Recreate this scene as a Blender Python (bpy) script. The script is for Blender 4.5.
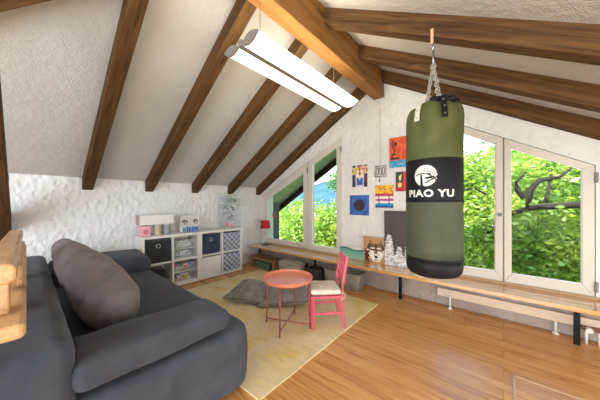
import bpy, bmesh, math, random
from math import sin, cos, pi, radians, atan, tan, sqrt
from mathutils import Vector, Matrix, noise
import numpy as np
random.seed(7)
S = bpy.context.scene
COL = S.collection
for o in list(bpy.data.objects): bpy.data.objects.remove(o)

# ------------------------------------------------------------------ camera
H = 1.2516
cam = bpy.data.cameras.new('camera'); cam.sensor_width = 36; cam.sensor_fit = 'HORIZONTAL'
cam.lens = 235.87 * 36 / 600; cam.shift_y = 2.3 / 600; cam.clip_start = .02; cam.clip_end = 500
co = bpy.data.objects.new('camera', cam); COL.objects.link(co)
co.location = (0, 0, H); co.rotation_euler = (pi / 2, 0, .7117); S.camera = co

# ------------------------------------------------------------------ world, sun, light
w = bpy.data.worlds.new('sky'); S.world = w; w.use_nodes = True
nt = w.node_tree; nt.nodes.clear()
out = nt.nodes.new('ShaderNodeOutputWorld'); bg = nt.nodes.new('ShaderNodeBackground')
sk = nt.nodes.new('ShaderNodeTexSky'); sk.sky_type = 'NISHITA'; sk.sun_disc = False
sk.sun_elevation = radians(48); sk.sun_rotation = radians(150); sk.air_density = 1.2; sk.dust_density = 1.5
bg.inputs[1].default_value = .7
nt.links.new(sk.outputs[0], bg.inputs[0]); nt.links.new(bg.outputs[0], out.inputs[0])
def light(name, kind, loc, rot, energy, color, **kw):
    l = bpy.data.lights.new(name, kind); l.energy = energy; l.color = color
    for k, v in kw.items(): setattr(l, k, v)
    o = bpy.data.objects.new(name, l); COL.objects.link(o); o.location = loc; o.rotation_euler = rot
    return o
light('sun', 'SUN', (0, 0, 20), (radians(48), 0, radians(-42)), 9, (1, .95, .86), angle=radians(.6))
# fill lights added behind and beside the camera to brighten the room
light('rear_fill', 'AREA', (-.5, -2.6, 1.3), (radians(86), 0, 0), 190, (.82, .92, 1), shape='RECTANGLE', size=3.6, size_y=2.3)
light('side_fill', 'AREA', (1.9, .6, .75), (0, radians(90), 0), 60, (.9, .96, 1), shape='RECTANGLE', size=1.2, size_y=4.5)
vs = S.view_settings; vs.view_transform = 'Standard'; vs.look = 'None'; vs.exposure = 0.42; vs.gamma = 1; vs.use_curve_mapping = False

# ------------------------------------------------------------------ materials
def srgb(c):
    return tuple(((x / 255) / 12.92 if x / 255 <= .04045 else ((x / 255 + .055) / 1.055) ** 2.4) for x in c) + (1,)
class NT:
    def __init__(s, name):
        s.m = bpy.data.materials.new(name); s.m.use_nodes = True; s.t = s.m.node_tree
        s.b = s.t.nodes['Principled BSDF']; s.tc = s.t.nodes.new('ShaderNodeTexCoord')
    def n(s, t, **kw):
        x = s.t.nodes.new('ShaderNode' + t)
        for k, v in kw.items():
            if k in x.inputs: x.inputs[k].default_value = v
            else: setattr(x, k, v)
        return x
    def l(s, a, b): s.t.links.new(a, b)
    def mp(s, scale, rot=(0, 0, 0)):
        x = s.n('Mapping'); x.inputs['Scale'].default_value = scale; x.inputs['Rotation'].default_value = rot
        s.l(s.tc.outputs['Object'], x.inputs[0]); return x.outputs[0]
    def ramp(s, fac, stops):
        r = s.n('ValToRGB'); e = r.color_ramp.elements
        while len(e) < len(stops): e.new(.5)
        for q, (p, c) in zip(e, stops): q.position = p; q.color = c
        s.l(fac, r.inputs[0]); return r.outputs[0]
    def bump(s, h, strength=.5, dist=.01, prev=None):
        b = s.n('Bump'); b.inputs['Strength'].default_value = strength; b.inputs['Distance'].default_value = dist
        s.l(h, b.inputs['Height'])
        if prev is not None: s.l(prev, b.inputs['Normal'])
        s.l(b.outputs[0], s.b.inputs['Normal']); return b.outputs[0]
MATS = {}
def plain(name, c, rough=.6, metal=0, var=.06, scale=20, bump=0, spec=.5, emis=0):
    if name in MATS: return MATS[name]
    N = NT(name); c = srgb(c)
    nz = N.n('TexNoise', Scale=scale, Detail=4.); N.l(N.mp((1, 1, 1)), nz.inputs['Vector'])
    a = tuple(x * (1 - var) for x in c[:3]) + (1,); b = tuple(min(1, x * (1 + var)) for x in c[:3]) + (1,)
    N.l(N.ramp(nz.outputs[0], [(.3, a), (.7, b)]), N.b.inputs['Base Color'])
    N.b.inputs['Roughness'].default_value = rough; N.b.inputs['Metallic'].default_value = metal
    N.b.inputs['Specular IOR Level'].default_value = spec
    if bump: N.bump(nz.outputs[0], bump, .004)
    if emis: N.b.inputs['Emission Color'].default_value = c; N.b.inputs['Emission Strength'].default_value = emis
    MATS[name] = N.m; return N.m
def wood(name, c1, c2, rough=.6, sc=(1.2, 14, 14), knots=True, bump=.25):
    if name in MATS: return MATS[name]
    N = NT(name)
    v = N.mp(sc); nz = N.n('TexNoise', Scale=2.2, Detail=8., Distortion=1.2); N.l(v, nz.inputs['Vector'])
    v2 = N.mp((sc[0] * 1.5, sc[1] * 5, sc[2] * 5)); n2 = N.n('TexNoise', Scale=2., Detail=5.); N.l(v2, n2.inputs['Vector'])
    mx = N.n('Math', operation='ADD'); m2 = N.n('Math', operation='MULTIPLY'); m2.inputs[1].default_value = .45
    N.l(n2.outputs[0], m2.inputs[0]); N.l(nz.outputs[0], mx.inputs[0]); N.l(m2.outputs[0], mx.inputs[1])
    c1, c2 = srgb(c1), srgb(c2); mid = tuple((a + b) / 2 for a, b in zip(c1, c2))
    col = N.ramp(mx.outputs[0], [(.5, c1), (.72, mid), (.95, c2)])
    if knots:
        vo = N.n('TexVoronoi', Scale=1.6); N.l(N.mp((1.4, 3.5, 3.5)), vo.inputs['Vector'])
        k = N.ramp(vo.outputs['Distance'], [(.06, (.35, .3, .28, 1)), (.17, (1, 1, 1, 1))])
        mm = N.n('MixRGB', blend_type='MULTIPLY'); mm.inputs[0].default_value = .8
        N.l(col, mm.inputs[1]); N.l(k, mm.inputs[2]); col = mm.outputs[0]
    N.l(col, N.b.inputs['Base Color']); N.b.inputs['Roughness'].default_value = rough
    N.bump(mx.outputs[0], bump, .006)
    if rough > .5: N.b.inputs['Specular IOR Level'].default_value = .2
    MATS[name] = N.m; return N.m
def stucco(name, c, big, fine, dist, scale=7, patch=None, dis=.5):
    N = NT(name)
    n1 = N.n('TexNoise', Scale=float(scale), Detail=5., Roughness=.6, Distortion=dis); N.l(N.mp((1, 1, .8), (.5, 0, 0)), n1.inputs['Vector'])
    vo = N.n('TexVoronoi', Scale=scale * 1.6, feature='SMOOTH_F1'); wr = N.n('TexNoise', Scale=3.)
    N.l(N.mp((1, 1.1, .7), (.5, .2, 0)), vo.inputs['Vector'])
    n2 = N.n('TexNoise', Scale=85., Detail=4.); N.l(N.mp((1, 1, 1)), n2.inputs['Vector'])
    ad = N.n('Math', operation='ADD'); N.l(n1.outputs[0], ad.inputs[0]); N.l(vo.outputs['Distance'], ad.inputs[1])
    b1 = N.bump(ad.outputs[0], big, dist); N.bump(n2.outputs[0], fine, .006, b1)
    c = srgb(c); n3 = N.n('TexNoise', Scale=1.1, Detail=3.); N.l(N.mp((1, 1, 1)), n3.inputs['Vector'])
    d = tuple(x * .93 for x in c[:3]) + (1,) if patch is None else srgb(patch)
    N.l(N.ramp(n3.outputs[0], [(.42, c), (.62, d)]), N.b.inputs['Base Color'])
    N.b.inputs['Roughness'].default_value = .92; N.b.inputs['Specular IOR Level'].default_value = .2
    MATS[name] = N.m; return N.m
M_wallL = stucco('rough_white_plaster', (232, 232, 232), .7, .5, .028, 12, (228, 226, 222), .35)
M_wallG = stucco('warm_white_plaster', (230, 224, 214), .75, .4, .022, 11)
M_ceil = stucco('ceiling_plaster', (196, 193, 187), .35, .9, .012, 14)
M_beam = wood('dark_beam_wood', (60, 41, 23), (108, 77, 43), .8, (1.0, 13, 13))
M_ridge = wood('golden_beam_wood', (116, 78, 40), (156, 110, 58), .6, (1.0, 11, 11))
M_rail = wood('golden_rail_wood', (178, 134, 86), (214, 172, 120), .4, (2, 16, 16))
M_benchw = wood('bench_wood', (190, 134, 70), (222, 168, 98), .22, (2., 18, 18), True, .08)
M_benchw.node_tree.nodes['Principled BSDF'].inputs['Coat Weight'].default_value = 1
M_benchw.node_tree.nodes['Principled BSDF'].inputs['Coat Roughness'].default_value = .12
M_benchw.node_tree.nodes['Principled BSDF'].inputs['Coat IOR'].default_value = 2.3
M_stool = wood('grey_brown_wood', (120, 88, 62), (160, 124, 92), .5, (2., 18, 18))
M_darkwood = wood('dark_brown_panel_wood', (48, 30, 20), (74, 48, 32), .7, (12, 12, 1.2), False)
M_white = plain('white_laminate', (232, 229, 224), .45, var=.02)
M_frame = plain('cream_window_paint', (212, 201, 185), .4, var=.02)
M_black = plain('black_steel', (22, 22, 24), .4, .6)
M_steel = plain('brushed_steel', (180, 180, 182), .3, .95)
M_grey = plain('grey_plastic', (128, 124, 120), .5)
M_pipe = plain('white_pipe_paint', (220, 214, 205), .4)

# floor boards along X
N = NT('pine_floorboards')
br = N.n('TexBrick', offset=.37, offset_frequency=2, squash=1)
br.inputs['Color1'].default_value = (.0, .0, .0, 1); br.inputs['Color2'].default_value = (1, 1, 1, 1); br.inputs['Mortar'].default_value = (.5, .5, .5, 1)
br.inputs['Scale'].default_value = 1; br.inputs['Mortar Size'].default_value = .0016; br.inputs['Brick Width'].default_value = 8.3; br.inputs['Row Height'].default_value = .148
br.inputs['Bias'].default_value = 0
N.l(N.mp((1, 1, 1)), br.inputs['Vector'])
# grain shifted per board
add = N.n('VectorMath', operation='ADD'); sc = N.n('VectorMath', operation='SCALE'); sc.inputs['Scale'].default_value = 9
N.l(br.outputs['Color'], sc.inputs[0]); N.l(N.mp((1, 1, 1)), add.inputs[0]); N.l(sc.outputs[0], add.inputs[1])
mpx = N.n('Mapping'); mpx.inputs['Scale'].default_value = (.5, 6.5, 1); N.l(add.outputs[0], mpx.inputs[0])
gr = N.n('TexNoise', Scale=3., Detail=9., Distortion=1.6); N.l(mpx.outputs[0], gr.inputs['Vector'])
bc = N.ramp(gr.outputs[0], [(.32, srgb((192, 132, 70))), (.5, srgb((214, 156, 90))), (.68, srgb((230, 180, 118)))])
tint = N.ramp(br.outputs['Color'], [(0, (.86, .83, .80, 1)), (1, (1.0, 1.0, 1.0, 1))])
mm = N.n('MixRGB', blend_type='MULTIPLY'); mm.inputs[0].default_value = 1; N.l(bc, mm.inputs[1]); N.l(tint, mm.inputs[2])
kn = N.n('TexVoronoi', Scale=1.4); km = N.n('Mapping'); km.inputs['Scale'].default_value = (1.5, 3.2, 1); N.l(N.tc.outputs['Object'], km.inputs[0]); N.l(km.outputs[0], kn.inputs['Vector'])
kr = N.ramp(kn.outputs['Distance'], [(.018, (.4, .3, .22, 1)), (.05, (1, 1, 1, 1))])
m3 = N.n('MixRGB', blend_type='MULTIPLY'); m3.inputs[0].default_value = .9; N.l(mm.outputs[0], m3.inputs[1]); N.l(kr, m3.inputs[2])
m4 = N.n('MixRGB', blend_type='MIX'); N.l(br.outputs['Fac'], m4.inputs[0]); N.l(m3.outputs[0], m4.inputs[1]); m4.inputs[2].default_value = srgb((132, 84, 44))
N.l(m4.outputs[0], N.b.inputs['Base Color'])
N.l(N.ramp(gr.outputs[0], [(.3, (.24, .24, .24, 1)), (.7, (.36, .36, .36, 1))]), N.b.inputs['Roughness'])
N.bump(br.outputs['Fac'], -.5, .002)
M_floor = N.m

def fabric(name, c1, c2, rough=.9, sheen=.4, scale=6, fine=260, bumpd=.002, big=0):
    if name in MATS: return MATS[name]
    N = NT(name); a = N.n('TexNoise', Scale=float(scale), Detail=5., Distortion=.6); N.l(N.mp((1, 1, 1)), a.inputs['Vector'])
    f = N.n('TexNoise', Scale=float(fine), Detail=2.); N.l(N.mp((1, 1, 1)), f.inputs['Vector'])
    N.l(N.ramp(a.outputs[0], [(.35, srgb(c1)), (.65, srgb(c2))]), N.b.inputs['Base Color'])
    N.b.inputs['Roughness'].default_value = rough; N.b.inputs['Sheen Weight'].default_value = sheen; N.b.inputs['Specular IOR Level'].default_value = .2
    b = N.bump(f.outputs[0], .5, bumpd)
    if big: N.bump(a.outputs[0], .6, big, b)
    MATS[name] = N.m; return N.m
M_sofa = fabric('charcoal_velvet', (66, 70, 80), (80, 84, 94), .9, .1, 5, 300)
M_pillow = fabric('mauve_grey_velvet', (108, 102, 104), (128, 121, 121), .85, .15, 6)
M_fcush = fabric('grey_linen', (118, 112, 104), (146, 140, 130), .95, .2, 12)
M_seatpad = fabric('cream_linen', (212, 200, 182), (232, 222, 206), .95, .1, 20)
M_rug = fabric('yellow_cream_wool', (206, 178, 118), (228, 208, 158), 1, .2, 2.6, 150, .006)
M_olive = fabric('olive_canvas', (74, 78, 42), (90, 94, 52), .6, .0, 5, 500)
M_grgreen = fabric('faded_green_canvas', (68, 72, 54), (82, 85, 64), .55, .0, 5, 500)
M_bagblack = fabric('black_canvas', (19, 19, 21), (26, 26, 28), .5, .0, 5, 500)
M_wicker = None
def wicker(name, c1, c2):
    N = NT(name); wv = N.n('TexWave', Scale=28., Distortion=2., Detail=2.); wv.bands_direction = 'Z'
    N.l(N.mp((1, 1, 1)), wv.inputs['Vector']); w2 = N.n('TexWave', Scale=22., Distortion=1.); w2.bands_direction = 'X'; N.l(N.mp((1, 1, 1), (0, 0, .4)), w2.inputs['Vector'])
    m = N.n('Math', operation='MULTIPLY'); N.l(wv.outputs['Fac'], m.inputs[0]); N.l(w2.outputs['Fac'], m.inputs[1])
    N.l(N.ramp(m.outputs[0], [(.05, srgb(c1)), (.6, srgb(c2))]), N.b.inputs['Base Color']); N.bump(m.outputs[0], .8, .01)
    N.b.inputs['Roughness'].default_value = .85; MATS[name] = N.m; return N.m
M_wick1 = wicker('grey_beige_wicker', (130, 120, 104), (198, 188, 168))
M_wick2 = wicker('pale_fur_basket', (160, 146, 126), (226, 214, 196))

# glass
N = NT('window_glass'); N.t.nodes.remove(N.b)
tr = N.n('BsdfTransparent'); tr.inputs[0].default_value = (.95, .97, .96, 1); gl = N.n('BsdfGlossy'); gl.inputs['Roughness'].default_value = .02
fr = N.n('Fresnel'); fr.inputs[0].default_value = 1.09; mxs = N.n('MixShader'); N.l(fr.outputs[0], mxs.inputs[0]); N.l(tr.outputs[0], mxs.inputs[1]); N.l(gl.outputs[0], mxs.inputs[2])
N.l(mxs.outputs[0], N.t.nodes['Material Output'].inputs[0]); M_glass = N.m
N = NT('clear_plastic'); N.t.nodes.remove(N.b)
tr = N.n('BsdfTransparent'); tr.inputs[0].default_value = (.97, .97, .97, 1); df = N.n('BsdfDiffuse'); df.inputs[0].default_value = (.85, .87, .88, 1)
mxs = N.n('MixShader'); mxs.inputs[0].default_value = .14; N.l(tr.outputs[0], mxs.inputs[1]); N.l(df.outputs[0], mxs.inputs[2]); N.l(mxs.outputs[0], N.t.nodes['Material Output'].inputs[0]); M_clear = N.m

# ------------------------------------------------------------------ mesh helpers
class MB:
    def __init__(s): s.v = []; s.f = []; s.mi = []; s.cur = 0
    def add(s, vs, fs):
        b = len(s.v); s.v += [tuple(map(float, p)) for p in vs]
        for f in fs: s.f.append([b + i for i in f]); s.mi.append(s.cur)
        return s
    def box(s, x0, x1, y0, y1, z0, z1, M=None):
        vs = [Vector((x, y, z)) for z in (z0, z1) for y in (y0, y1) for x in (x0, x1)]
        if M is not None: vs = [M @ p for p in vs]
        return s.add(vs, [(0, 2, 3, 1), (4, 5, 7, 6), (0, 1, 5, 4), (2, 6, 7, 3), (0, 4, 6, 2), (1, 3, 7, 5)])
    def prism(s, poly, a, b, axis='y'):      # poly in the plane normal to axis, extruded a..b
        f = {'y': lambda p, t: (p[0], t, p[1]), 'x': lambda p, t: (t, p[0], p[1]), 'z': lambda p, t: (p[0], p[1], t)}[axis]
        n = len(poly); vs = [f(p, a) for p in poly] + [f(p, b) for p in poly]
        fs = [tuple(range(n)), tuple(range(2 * n - 1, n - 1, -1))] + [(i, i + n, (i + 1) % n + n, (i + 1) % n) for i in range(n)]
        return s.add(vs, fs)
    def tube(s, pts, r, n=8, cap=True):
        pts = [Vector(p) for p in pts]; rs = r if isinstance(r, (list, tuple)) else [r] * len(pts)
        rings = []; up = Vector((0, 0, 1))
        for i, p in enumerate(pts):
            d = (pts[min(i + 1, len(pts) - 1)] - pts[max(i - 1, 0)]).normalized()
            a = d.cross(up)
            if a.length < .05: a = d.cross(Vector((1, 0, 0)))
            a.normalize(); b = d.cross(a)
            rings.append([p + (a * cos(2 * pi * k / n) + b * sin(2 * pi * k / n)) * rs[i] for k in range(n)])
        vs = [q for R in rings for q in R]; fs = []
        for i in range(len(pts) - 1):
            for k in range(n): fs.append((i * n + k, i * n + (k + 1) % n, (i + 1) * n + (k + 1) % n, (i + 1) * n + k))
        if cap: fs += [tuple(range(n))[::-1], tuple((len(pts) - 1) * n + k for k in range(n))]
        return s.add(vs, fs)
    def lathe(s, prof, n=32, c=(0, 0), fn=None):
        vs = []; fs = []
        for (r, z) in prof:
            for k in range(n):
                t = 2 * pi * k / n; rr = r * (fn(t, z) if fn else 1)
                vs.append((c[0] + rr * cos(t), c[1] + rr * sin(t), z))
        for i in range(len(prof) - 1):
            for k in range(n): fs.append((i * n + k, i * n + (k + 1) % n, (i + 1) * n + (k + 1) % n, (i + 1) * n + k))
        if prof[0][0] > 1e-4: fs.append(tuple(range(n))[::-1])
        if prof[-1][0] > 1e-4: fs.append(tuple((len(prof) - 1) * n + k for k in range(n)))
        return s.add(vs, fs)
    def build(s, name, mat, parent=None, loc=(0, 0, 0), rot=(0, 0, 0), bevel=0, seg=2, smooth=False, subsurf=0):
        me = bpy.data.meshes.new(name); me.from_pydata(s.v, [], s.f)
        for m in (mat if isinstance(mat, (list, tuple)) else [mat]): me.materials.append(m)
        if len(me.materials) > 1: me.polygons.foreach_set('material_index', s.mi)
        bm = bmesh.new(); bm.from_mesh(me); bmesh.ops.recalc_face_normals(bm, faces=bm.faces); bm.to_mesh(me); bm.free()
        o = bpy.data.objects.new(name, me); COL.objects.link(o); o.location = loc; o.rotation_euler = rot
        if parent is not None: o.parent = parent
        if smooth: me.polygons.foreach_set('use_smooth', [True] * len(me.polygons))
        if bevel:
            b = o.modifiers.new('bevel', 'BEVEL'); b.width = bevel; b.segments = seg; b.limit_method = 'ANGLE'; b.angle_limit = radians(35)
        if subsurf:
            q = o.modifiers.new('sub', 'SUBSURF'); q.levels = q.render_levels = subsurf
        return o
def box(name, mat, dims, parent=None, bevel=.002, **kw):
    return MB().box(*dims).build(name, mat, parent, bevel=bevel, **kw)
def tag(o, label, cat, group=None):
    o['label'] = label; o['category'] = cat
    if group: o['group'] = group
    return o
def thing(name, label, cat, loc=(0, 0, 0), rz=0, group=None, rot=None):
    o = bpy.data.objects.new(name, None); COL.objects.link(o); o.location = loc; o.rotation_euler = rot or (0, 0, rz); o.empty_display_size = .1
    return tag(o, label, cat, group)
def struct(o): o['kind'] = 'structure'; return o

# ------------------------------------------------------------------ the shell
W = 4.0; G = 3.319; TN = .5914; TH = atan(TN)
RX = -1.35                                   # ridge plane
ZW = 1.563                                   # ceiling height at the left wall
ZR = ZW + TN * (RX + W)                      # apex
XR = 1.95                                    # right wall
def zc(x): return ZR - TN * abs(x - RX)
YB = -2.7
struct(MB().box(-W - .2, XR + .2, YB - .2, G + .27, -.2, 0).build('floor', M_floor))
# left wall, up to the stair opening
struct(MB().box(-W - .2, -W, -.122, G + .25, 0, ZW + .05).build('wall_left', M_wallL))
struct(MB().box(-W - .2, -W - .03, YB, -.125, 0, ZW + .05).build('wall_left_stair', M_darkwood))
struct(MB().box(XR, XR + .2, YB - .2, G + .25, 0, zc(XR) + .05).build('wall_right', M_wallG))
struct(MB().prism([(-W, 0), (XR, 0), (XR, zc(XR)), (RX, ZR), (-W, ZW)], YB - .15, YB).build('wall_front', M_wallG))
# ceiling slabs
t_ = .12
struct(MB().prism([(-W - .2, zc(-W - .2)), (RX, ZR), (RX, ZR + t_), (-W - .2, zc(-W - .2) + t_)], YB - .2, G + .25).build('ceiling', M_ceil))
struct(MB().prism([(RX, ZR), (XR + .2, zc(XR + .2)), (XR + .2, zc(XR + .2) + t_), (RX, ZR + t_)], YB - .2, G + .25).build('ceiling_right', M_ceil))
# gable wall with the two slope-topped window openings
ZS = .405
WL = [(-3.86, 1.42), (-1.98, 2.305)]; WR = [(-.72, 2.358), (.625, 1.582)]
g = MB(); y0, y1 = G, G + .25
g.prism([(-W - .1, 0), (XR + .1, 0), (XR + .1, ZS), (-W - .1, ZS)], y0, y1)
g.prism([(-W - .1, ZS), (-3.86, ZS), (-3.86, 1.42), (-3.86, zc(-3.86) + .02), (-W - .1, zc(-W - .1) + .02)], y0, y1)
g.prism([(-3.86, 1.42), (-1.98, 2.305), (-1.98, zc(-1.98) + .02), (-3.86, zc(-3.86) + .02)], y0, y1)
g.prism([(-1.98, ZS), (-.72, ZS), (-.72, zc(-.72) + .02), (RX, ZR + .02), (-1.98, zc(-1.98) + .02)], y0, y1)
g.prism([(-.72, 2.358), (.625, 1.582), (.625, zc(.625) + .02), (-.72, zc(-.72) + .02)], y0, y1)
g.prism([(.625, ZS), (XR + .1, ZS), (XR + .1, zc(XR + .1) + .02), (.625, zc(.625) + .02)], y0, y1)
struct(g.build('wall_back', M_wallG))

def ring(mb, outer, inner, y0, y1):
    n = len(outer)
    for i in range(n):
        j = (i + 1) % n; mb.prism([outer[i], outer[j], inner[j], inner[i]], y0, y1)
def win(name, sashes, outer):
    r = bpy.data.objects.new(name, None); COL.objects.link(r); struct(r); r.location = (outer[0][0], G, ZS)
    lx, lz = outer[0][0], ZS
    sh = lambda P: [(a - lx, b - lz) for a, b in P]
    for (o_, i_, hx, hz) in sashes:
        o2 = sh(o_); i2 = sh(i_)
        m = MB(); ring(m, o2, i2, -.022, .045); s = m.build('sash', M_frame, r, bevel=.006)
        cx = sum(p[0] for p in i2) / 4; cz = sum(p[1] for p in i2) / 4
        i3 = [(cx + (a - cx) * .985, cz + (b - cz) * .985) for a, b in i2]
        i4 = [(cx + (a - cx) * 1.03, cz + (b - cz) * 1.03) for a, b in i2]
        m = MB(); ring(m, [(a, b) for a, b in i2], i3, -.012, .0); m.build('glazing_bead', M_white, s)
        MB().prism(i4, .012, .016).build('pane', M_glass, s)
    return r
def yshape(r, mb, name, mat): return mb.build(name, mat, r, bevel=.002)
wl = win('window_1', [
    ([(-3.845, .412), (-2.668, .412), (-2.668, 1.965), (-3.845, 1.41)], [(-3.752, .50), (-2.766, .50), (-2.766, 1.790), (-3.752, 1.325)], 0, 0),
    ([(-2.655, .412), (-1.984, .412), (-1.984, 2.29), (-2.655, 1.972)], [(-2.558, .495), (-2.063, .495), (-2.063, 2.160), (-2.558, 1.932)], 0, 0)],
    [(-3.86, ZS)])
wr = win('window_2', [
    ([(-.715, .412), (-.004, .412), (-.004, 1.935), (-.715, 2.345)], [(-.625, .505), (-.068, .505), (-.068, 1.905 - .02), (-.625, 2.22)], 0, 0),
    ([(.004, .412), (.615, .412), (.615, 1.58), (.004, 1.932)], [(.06, .505), (.54, .505), (.54, 1.555), (.06, 1.815)], 0, 0)],
    [(-.72, ZS)])
MB().box(-.03, .03, .046, .07, .005, 1.53).build('mullion', M_frame, wr, loc=(.72, 0, 0)); MB().box(-.03, .03, .046, .07, .005, 1.555).build('mullion', M_frame, wl, loc=(3.86 - 2.6615, 0, 0))
# hinges and handles on the inner faces
def hinge(r, x, z):
    MB().tube([(x, -.03, z - .045), (x, -.03, z + .045)], .012, 8).build('hinge', M_grey, r)
hinge(wl, -1.975 + 3.86, 2.10 - ZS); hinge(wl, -2.662 + 3.86, 1.82 - ZS); hinge(wl, -1.975 + 3.86, .52 - ZS)
hinge(wr, .622 + .72, 1.47 - ZS); hinge(wr, .622 + .72, .5 - ZS)
m = MB(); m.tube([(0, -.022, 0), (0, -.05, 0)], .02, 12); m.build('handle_lock', M_grey, wr, loc=(-.03 + .72, 0, .80 - ZS + .32))
m = MB(); m.tube([(0, -.022, 0), (0, -.05, 0)], .016, 12); m.box(-.01, .01, -.055, -.042, -.11, .01); m.build('handle', M_frame, wl, loc=(-2.61 + 3.86, 0, .95 - ZS))
# sill strip under the windows, brown shadow above the bench put into its colour
M_sill = plain('sill_shadow_brown', (176, 144, 104), .5)
struct(MB().box(-3.86, XR, G - .012, G - .0005, .372, .408).build('trim_1', M_sill))
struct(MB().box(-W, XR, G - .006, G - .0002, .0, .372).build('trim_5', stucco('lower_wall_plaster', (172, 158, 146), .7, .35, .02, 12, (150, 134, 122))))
# skirting board under the bench, along the gable wall
struct(MB().box(-W, XR, G - .015, G - .0065, .001, .014).build('baseboard_back', plain('brown_skirting', (128, 88, 54), .6)))
# floor hatch edge strips
M_hatch = plain('light_hatch_strip', (206, 170, 140), .35)
hm = MB(); hm.box(.05, .062, 1.0, 2.30, .0005, .004); hm.box(.05, 1.6, 2.29, 2.302, .0005, .004); struct(hm.build('trim_2', M_hatch))

# ------------------------------------------------------------------ beams
def beamobj(name, poly, y0, y1, org, th, mat, label, group=None):
    # poly in world xz; mesh kept in coordinates along the beam
    c, s = cos(th), sin(th)
    P = [((x - org[0]) * c + (z - org[1]) * s, -(x - org[0]) * s + (z - org[1]) * c) for x, z in poly]
    o = MB().prism(P, 0, y1 - y0).build(name, mat, None, loc=(org[0], y0, org[1]), rot=(0, -th, 0), bevel=.006)
    return tag(o, label, 'beam', group)
BD = .154; Y0 = .4538; SP = .6872; WD = .1077
zb0 = ZW - BD
ridx = RX - .075
lab = ['dark rafter on the left slope nearest the sofa, leftmost of five', 'dark rafter on the left slope, second from left, ending above the shelf corner',
       'middle rafter of the left slope, running behind the hanging lamp', 'rafter on the left slope ending above the plastic drawer tower', 'rafter on the left slope closest to the slope-topped window']
for i in range(5):
    ya = Y0 + i * SP
    poly = [(-W - .02, zb0 - .012), (ridx + .02, zb0 + TN * (ridx + .02 + W)), (ridx + .02, zc(ridx + .02) + .01), (-W - .02, zc(-W - .02) + .01)]
    beamobj('rafter', poly, ya, min(ya + WD, G - .005), (-W, zb0), TH, M_beam if i < 1 else M_beam, lab[i], 'rafters of the left roof slope')
lab = ['nearest rafter of the right slope, carrying the punching bag', 'middle rafter of the right slope behind the bag chain', 'rafter on the right slope running down along the window wall']
rr = RX + .075
for k, i in enumerate((2, 3, 4)):
    ya = Y0 + i * SP; zb = lambda x: zc(x) - BD
    poly = [(rr - .02, zb(rr - .02)), (XR + .02, zb(XR + .02)), (XR + .02, zc(XR + .02) + .01), (rr - .02, zc(rr - .02) + .01)]
    beamobj('rafter', poly, ya, min(ya + WD, G - .005), (rr, zb(rr)), -TH, M_beam, lab[k], 'rafters of the right roof slope')
ZB = 2.734
o = MB().box(-3.1, 3.1, -.075, .075, 0, zc(RX + .075) - ZB + .03).build('ridge_beam', M_ridge, None, loc=(RX, .2, ZB), rot=(0, 0, pi / 2), bevel=.008)
tag(o, 'thick golden brown ridge beam running towards the gable wall', 'beam')
# brace across the left slope, top left corner of the view
nrm = Vector((TN, 0, -1)).normalized(); a = Vector((-2.322, -.106, 2.405)) - nrm * .13; b = Vector((-2.128, .117, 2.52)) - nrm * .13; d = (b - a).normalized(); side = d.cross(nrm).normalized()
if side.y > 0: side = -side
p0 = a - d * 1.2; L = 1.2 + (b - a).length + 1.15
mat = Matrix((d, side, -nrm)).transposed().to_4x4(); mat.translation = p0
o = MB().box(0, L, 0, .12, -.13, .005).build('roof_brace', M_beam, bevel=.005); o.matrix_world = mat
tag(o, 'dark brace under the ceiling in the top left corner', 'beam')
# sloping stair beam at the left edge
P = [(-W + .005, .90), (-1.86, 2.085), (-1.86, 2.30), (-W + .005, 1.115)]
beamobj('stair_beam', P, -.165, -.105, (-W, .9), atan(.554), M_beam, 'sloping brown beam beside the rough plaster wall at the left edge')
o = MB().box(-.06, .06, -.12, 0, 0, 2.60).build('stair_post', M_darkwood, None, loc=(-1.86, -.17, 0)); tag(o, 'dark wooden post of the stair opening', 'post')

# ------------------------------------------------------------------ railing at the left edge
t = thing('railing', 'light wooden stair railing with broad shelf board behind the sofa', 'railing', (-1.7, -.07, 0))
m = MB(); m.prism([(-.005, -.05), (.045, -.05), (.055, -.04), (.055, -.01), (.045, .0), (-.005, .0)], -.8, .82, 'x'); m.build('handrail', M_rail, t, loc=(0, 0, 1.085), rot=(0, radians(-1.6), 0), bevel=.006)
MB().box(-.92, .8, -.3, .07, .913, .951).build('shelf_board', M_rail, t, bevel=.012, seg=3)
for x in (.66, .05, -.62): MB().box(x - .035, x + .035, -.02, .04, .951, 1.033 + .029 * x).build('post', M_rail, t, bevel=.004)
MB().box(-.9, .4, .048, .062, .951, .975).build('edge_strip', M_rail, t, bevel=.003)
for x in (.7, -.1, -.85): MB().box(x - .045, x + .045, -.16, -.07, .0, .913).build('newel', M_rail, t, bevel=.004)
for z in (.3, .5, .7, .83): MB().box(-.8, .655, -.13, -.10, z, z + .035).build('rung', M_black, t, bevel=.003)

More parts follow.
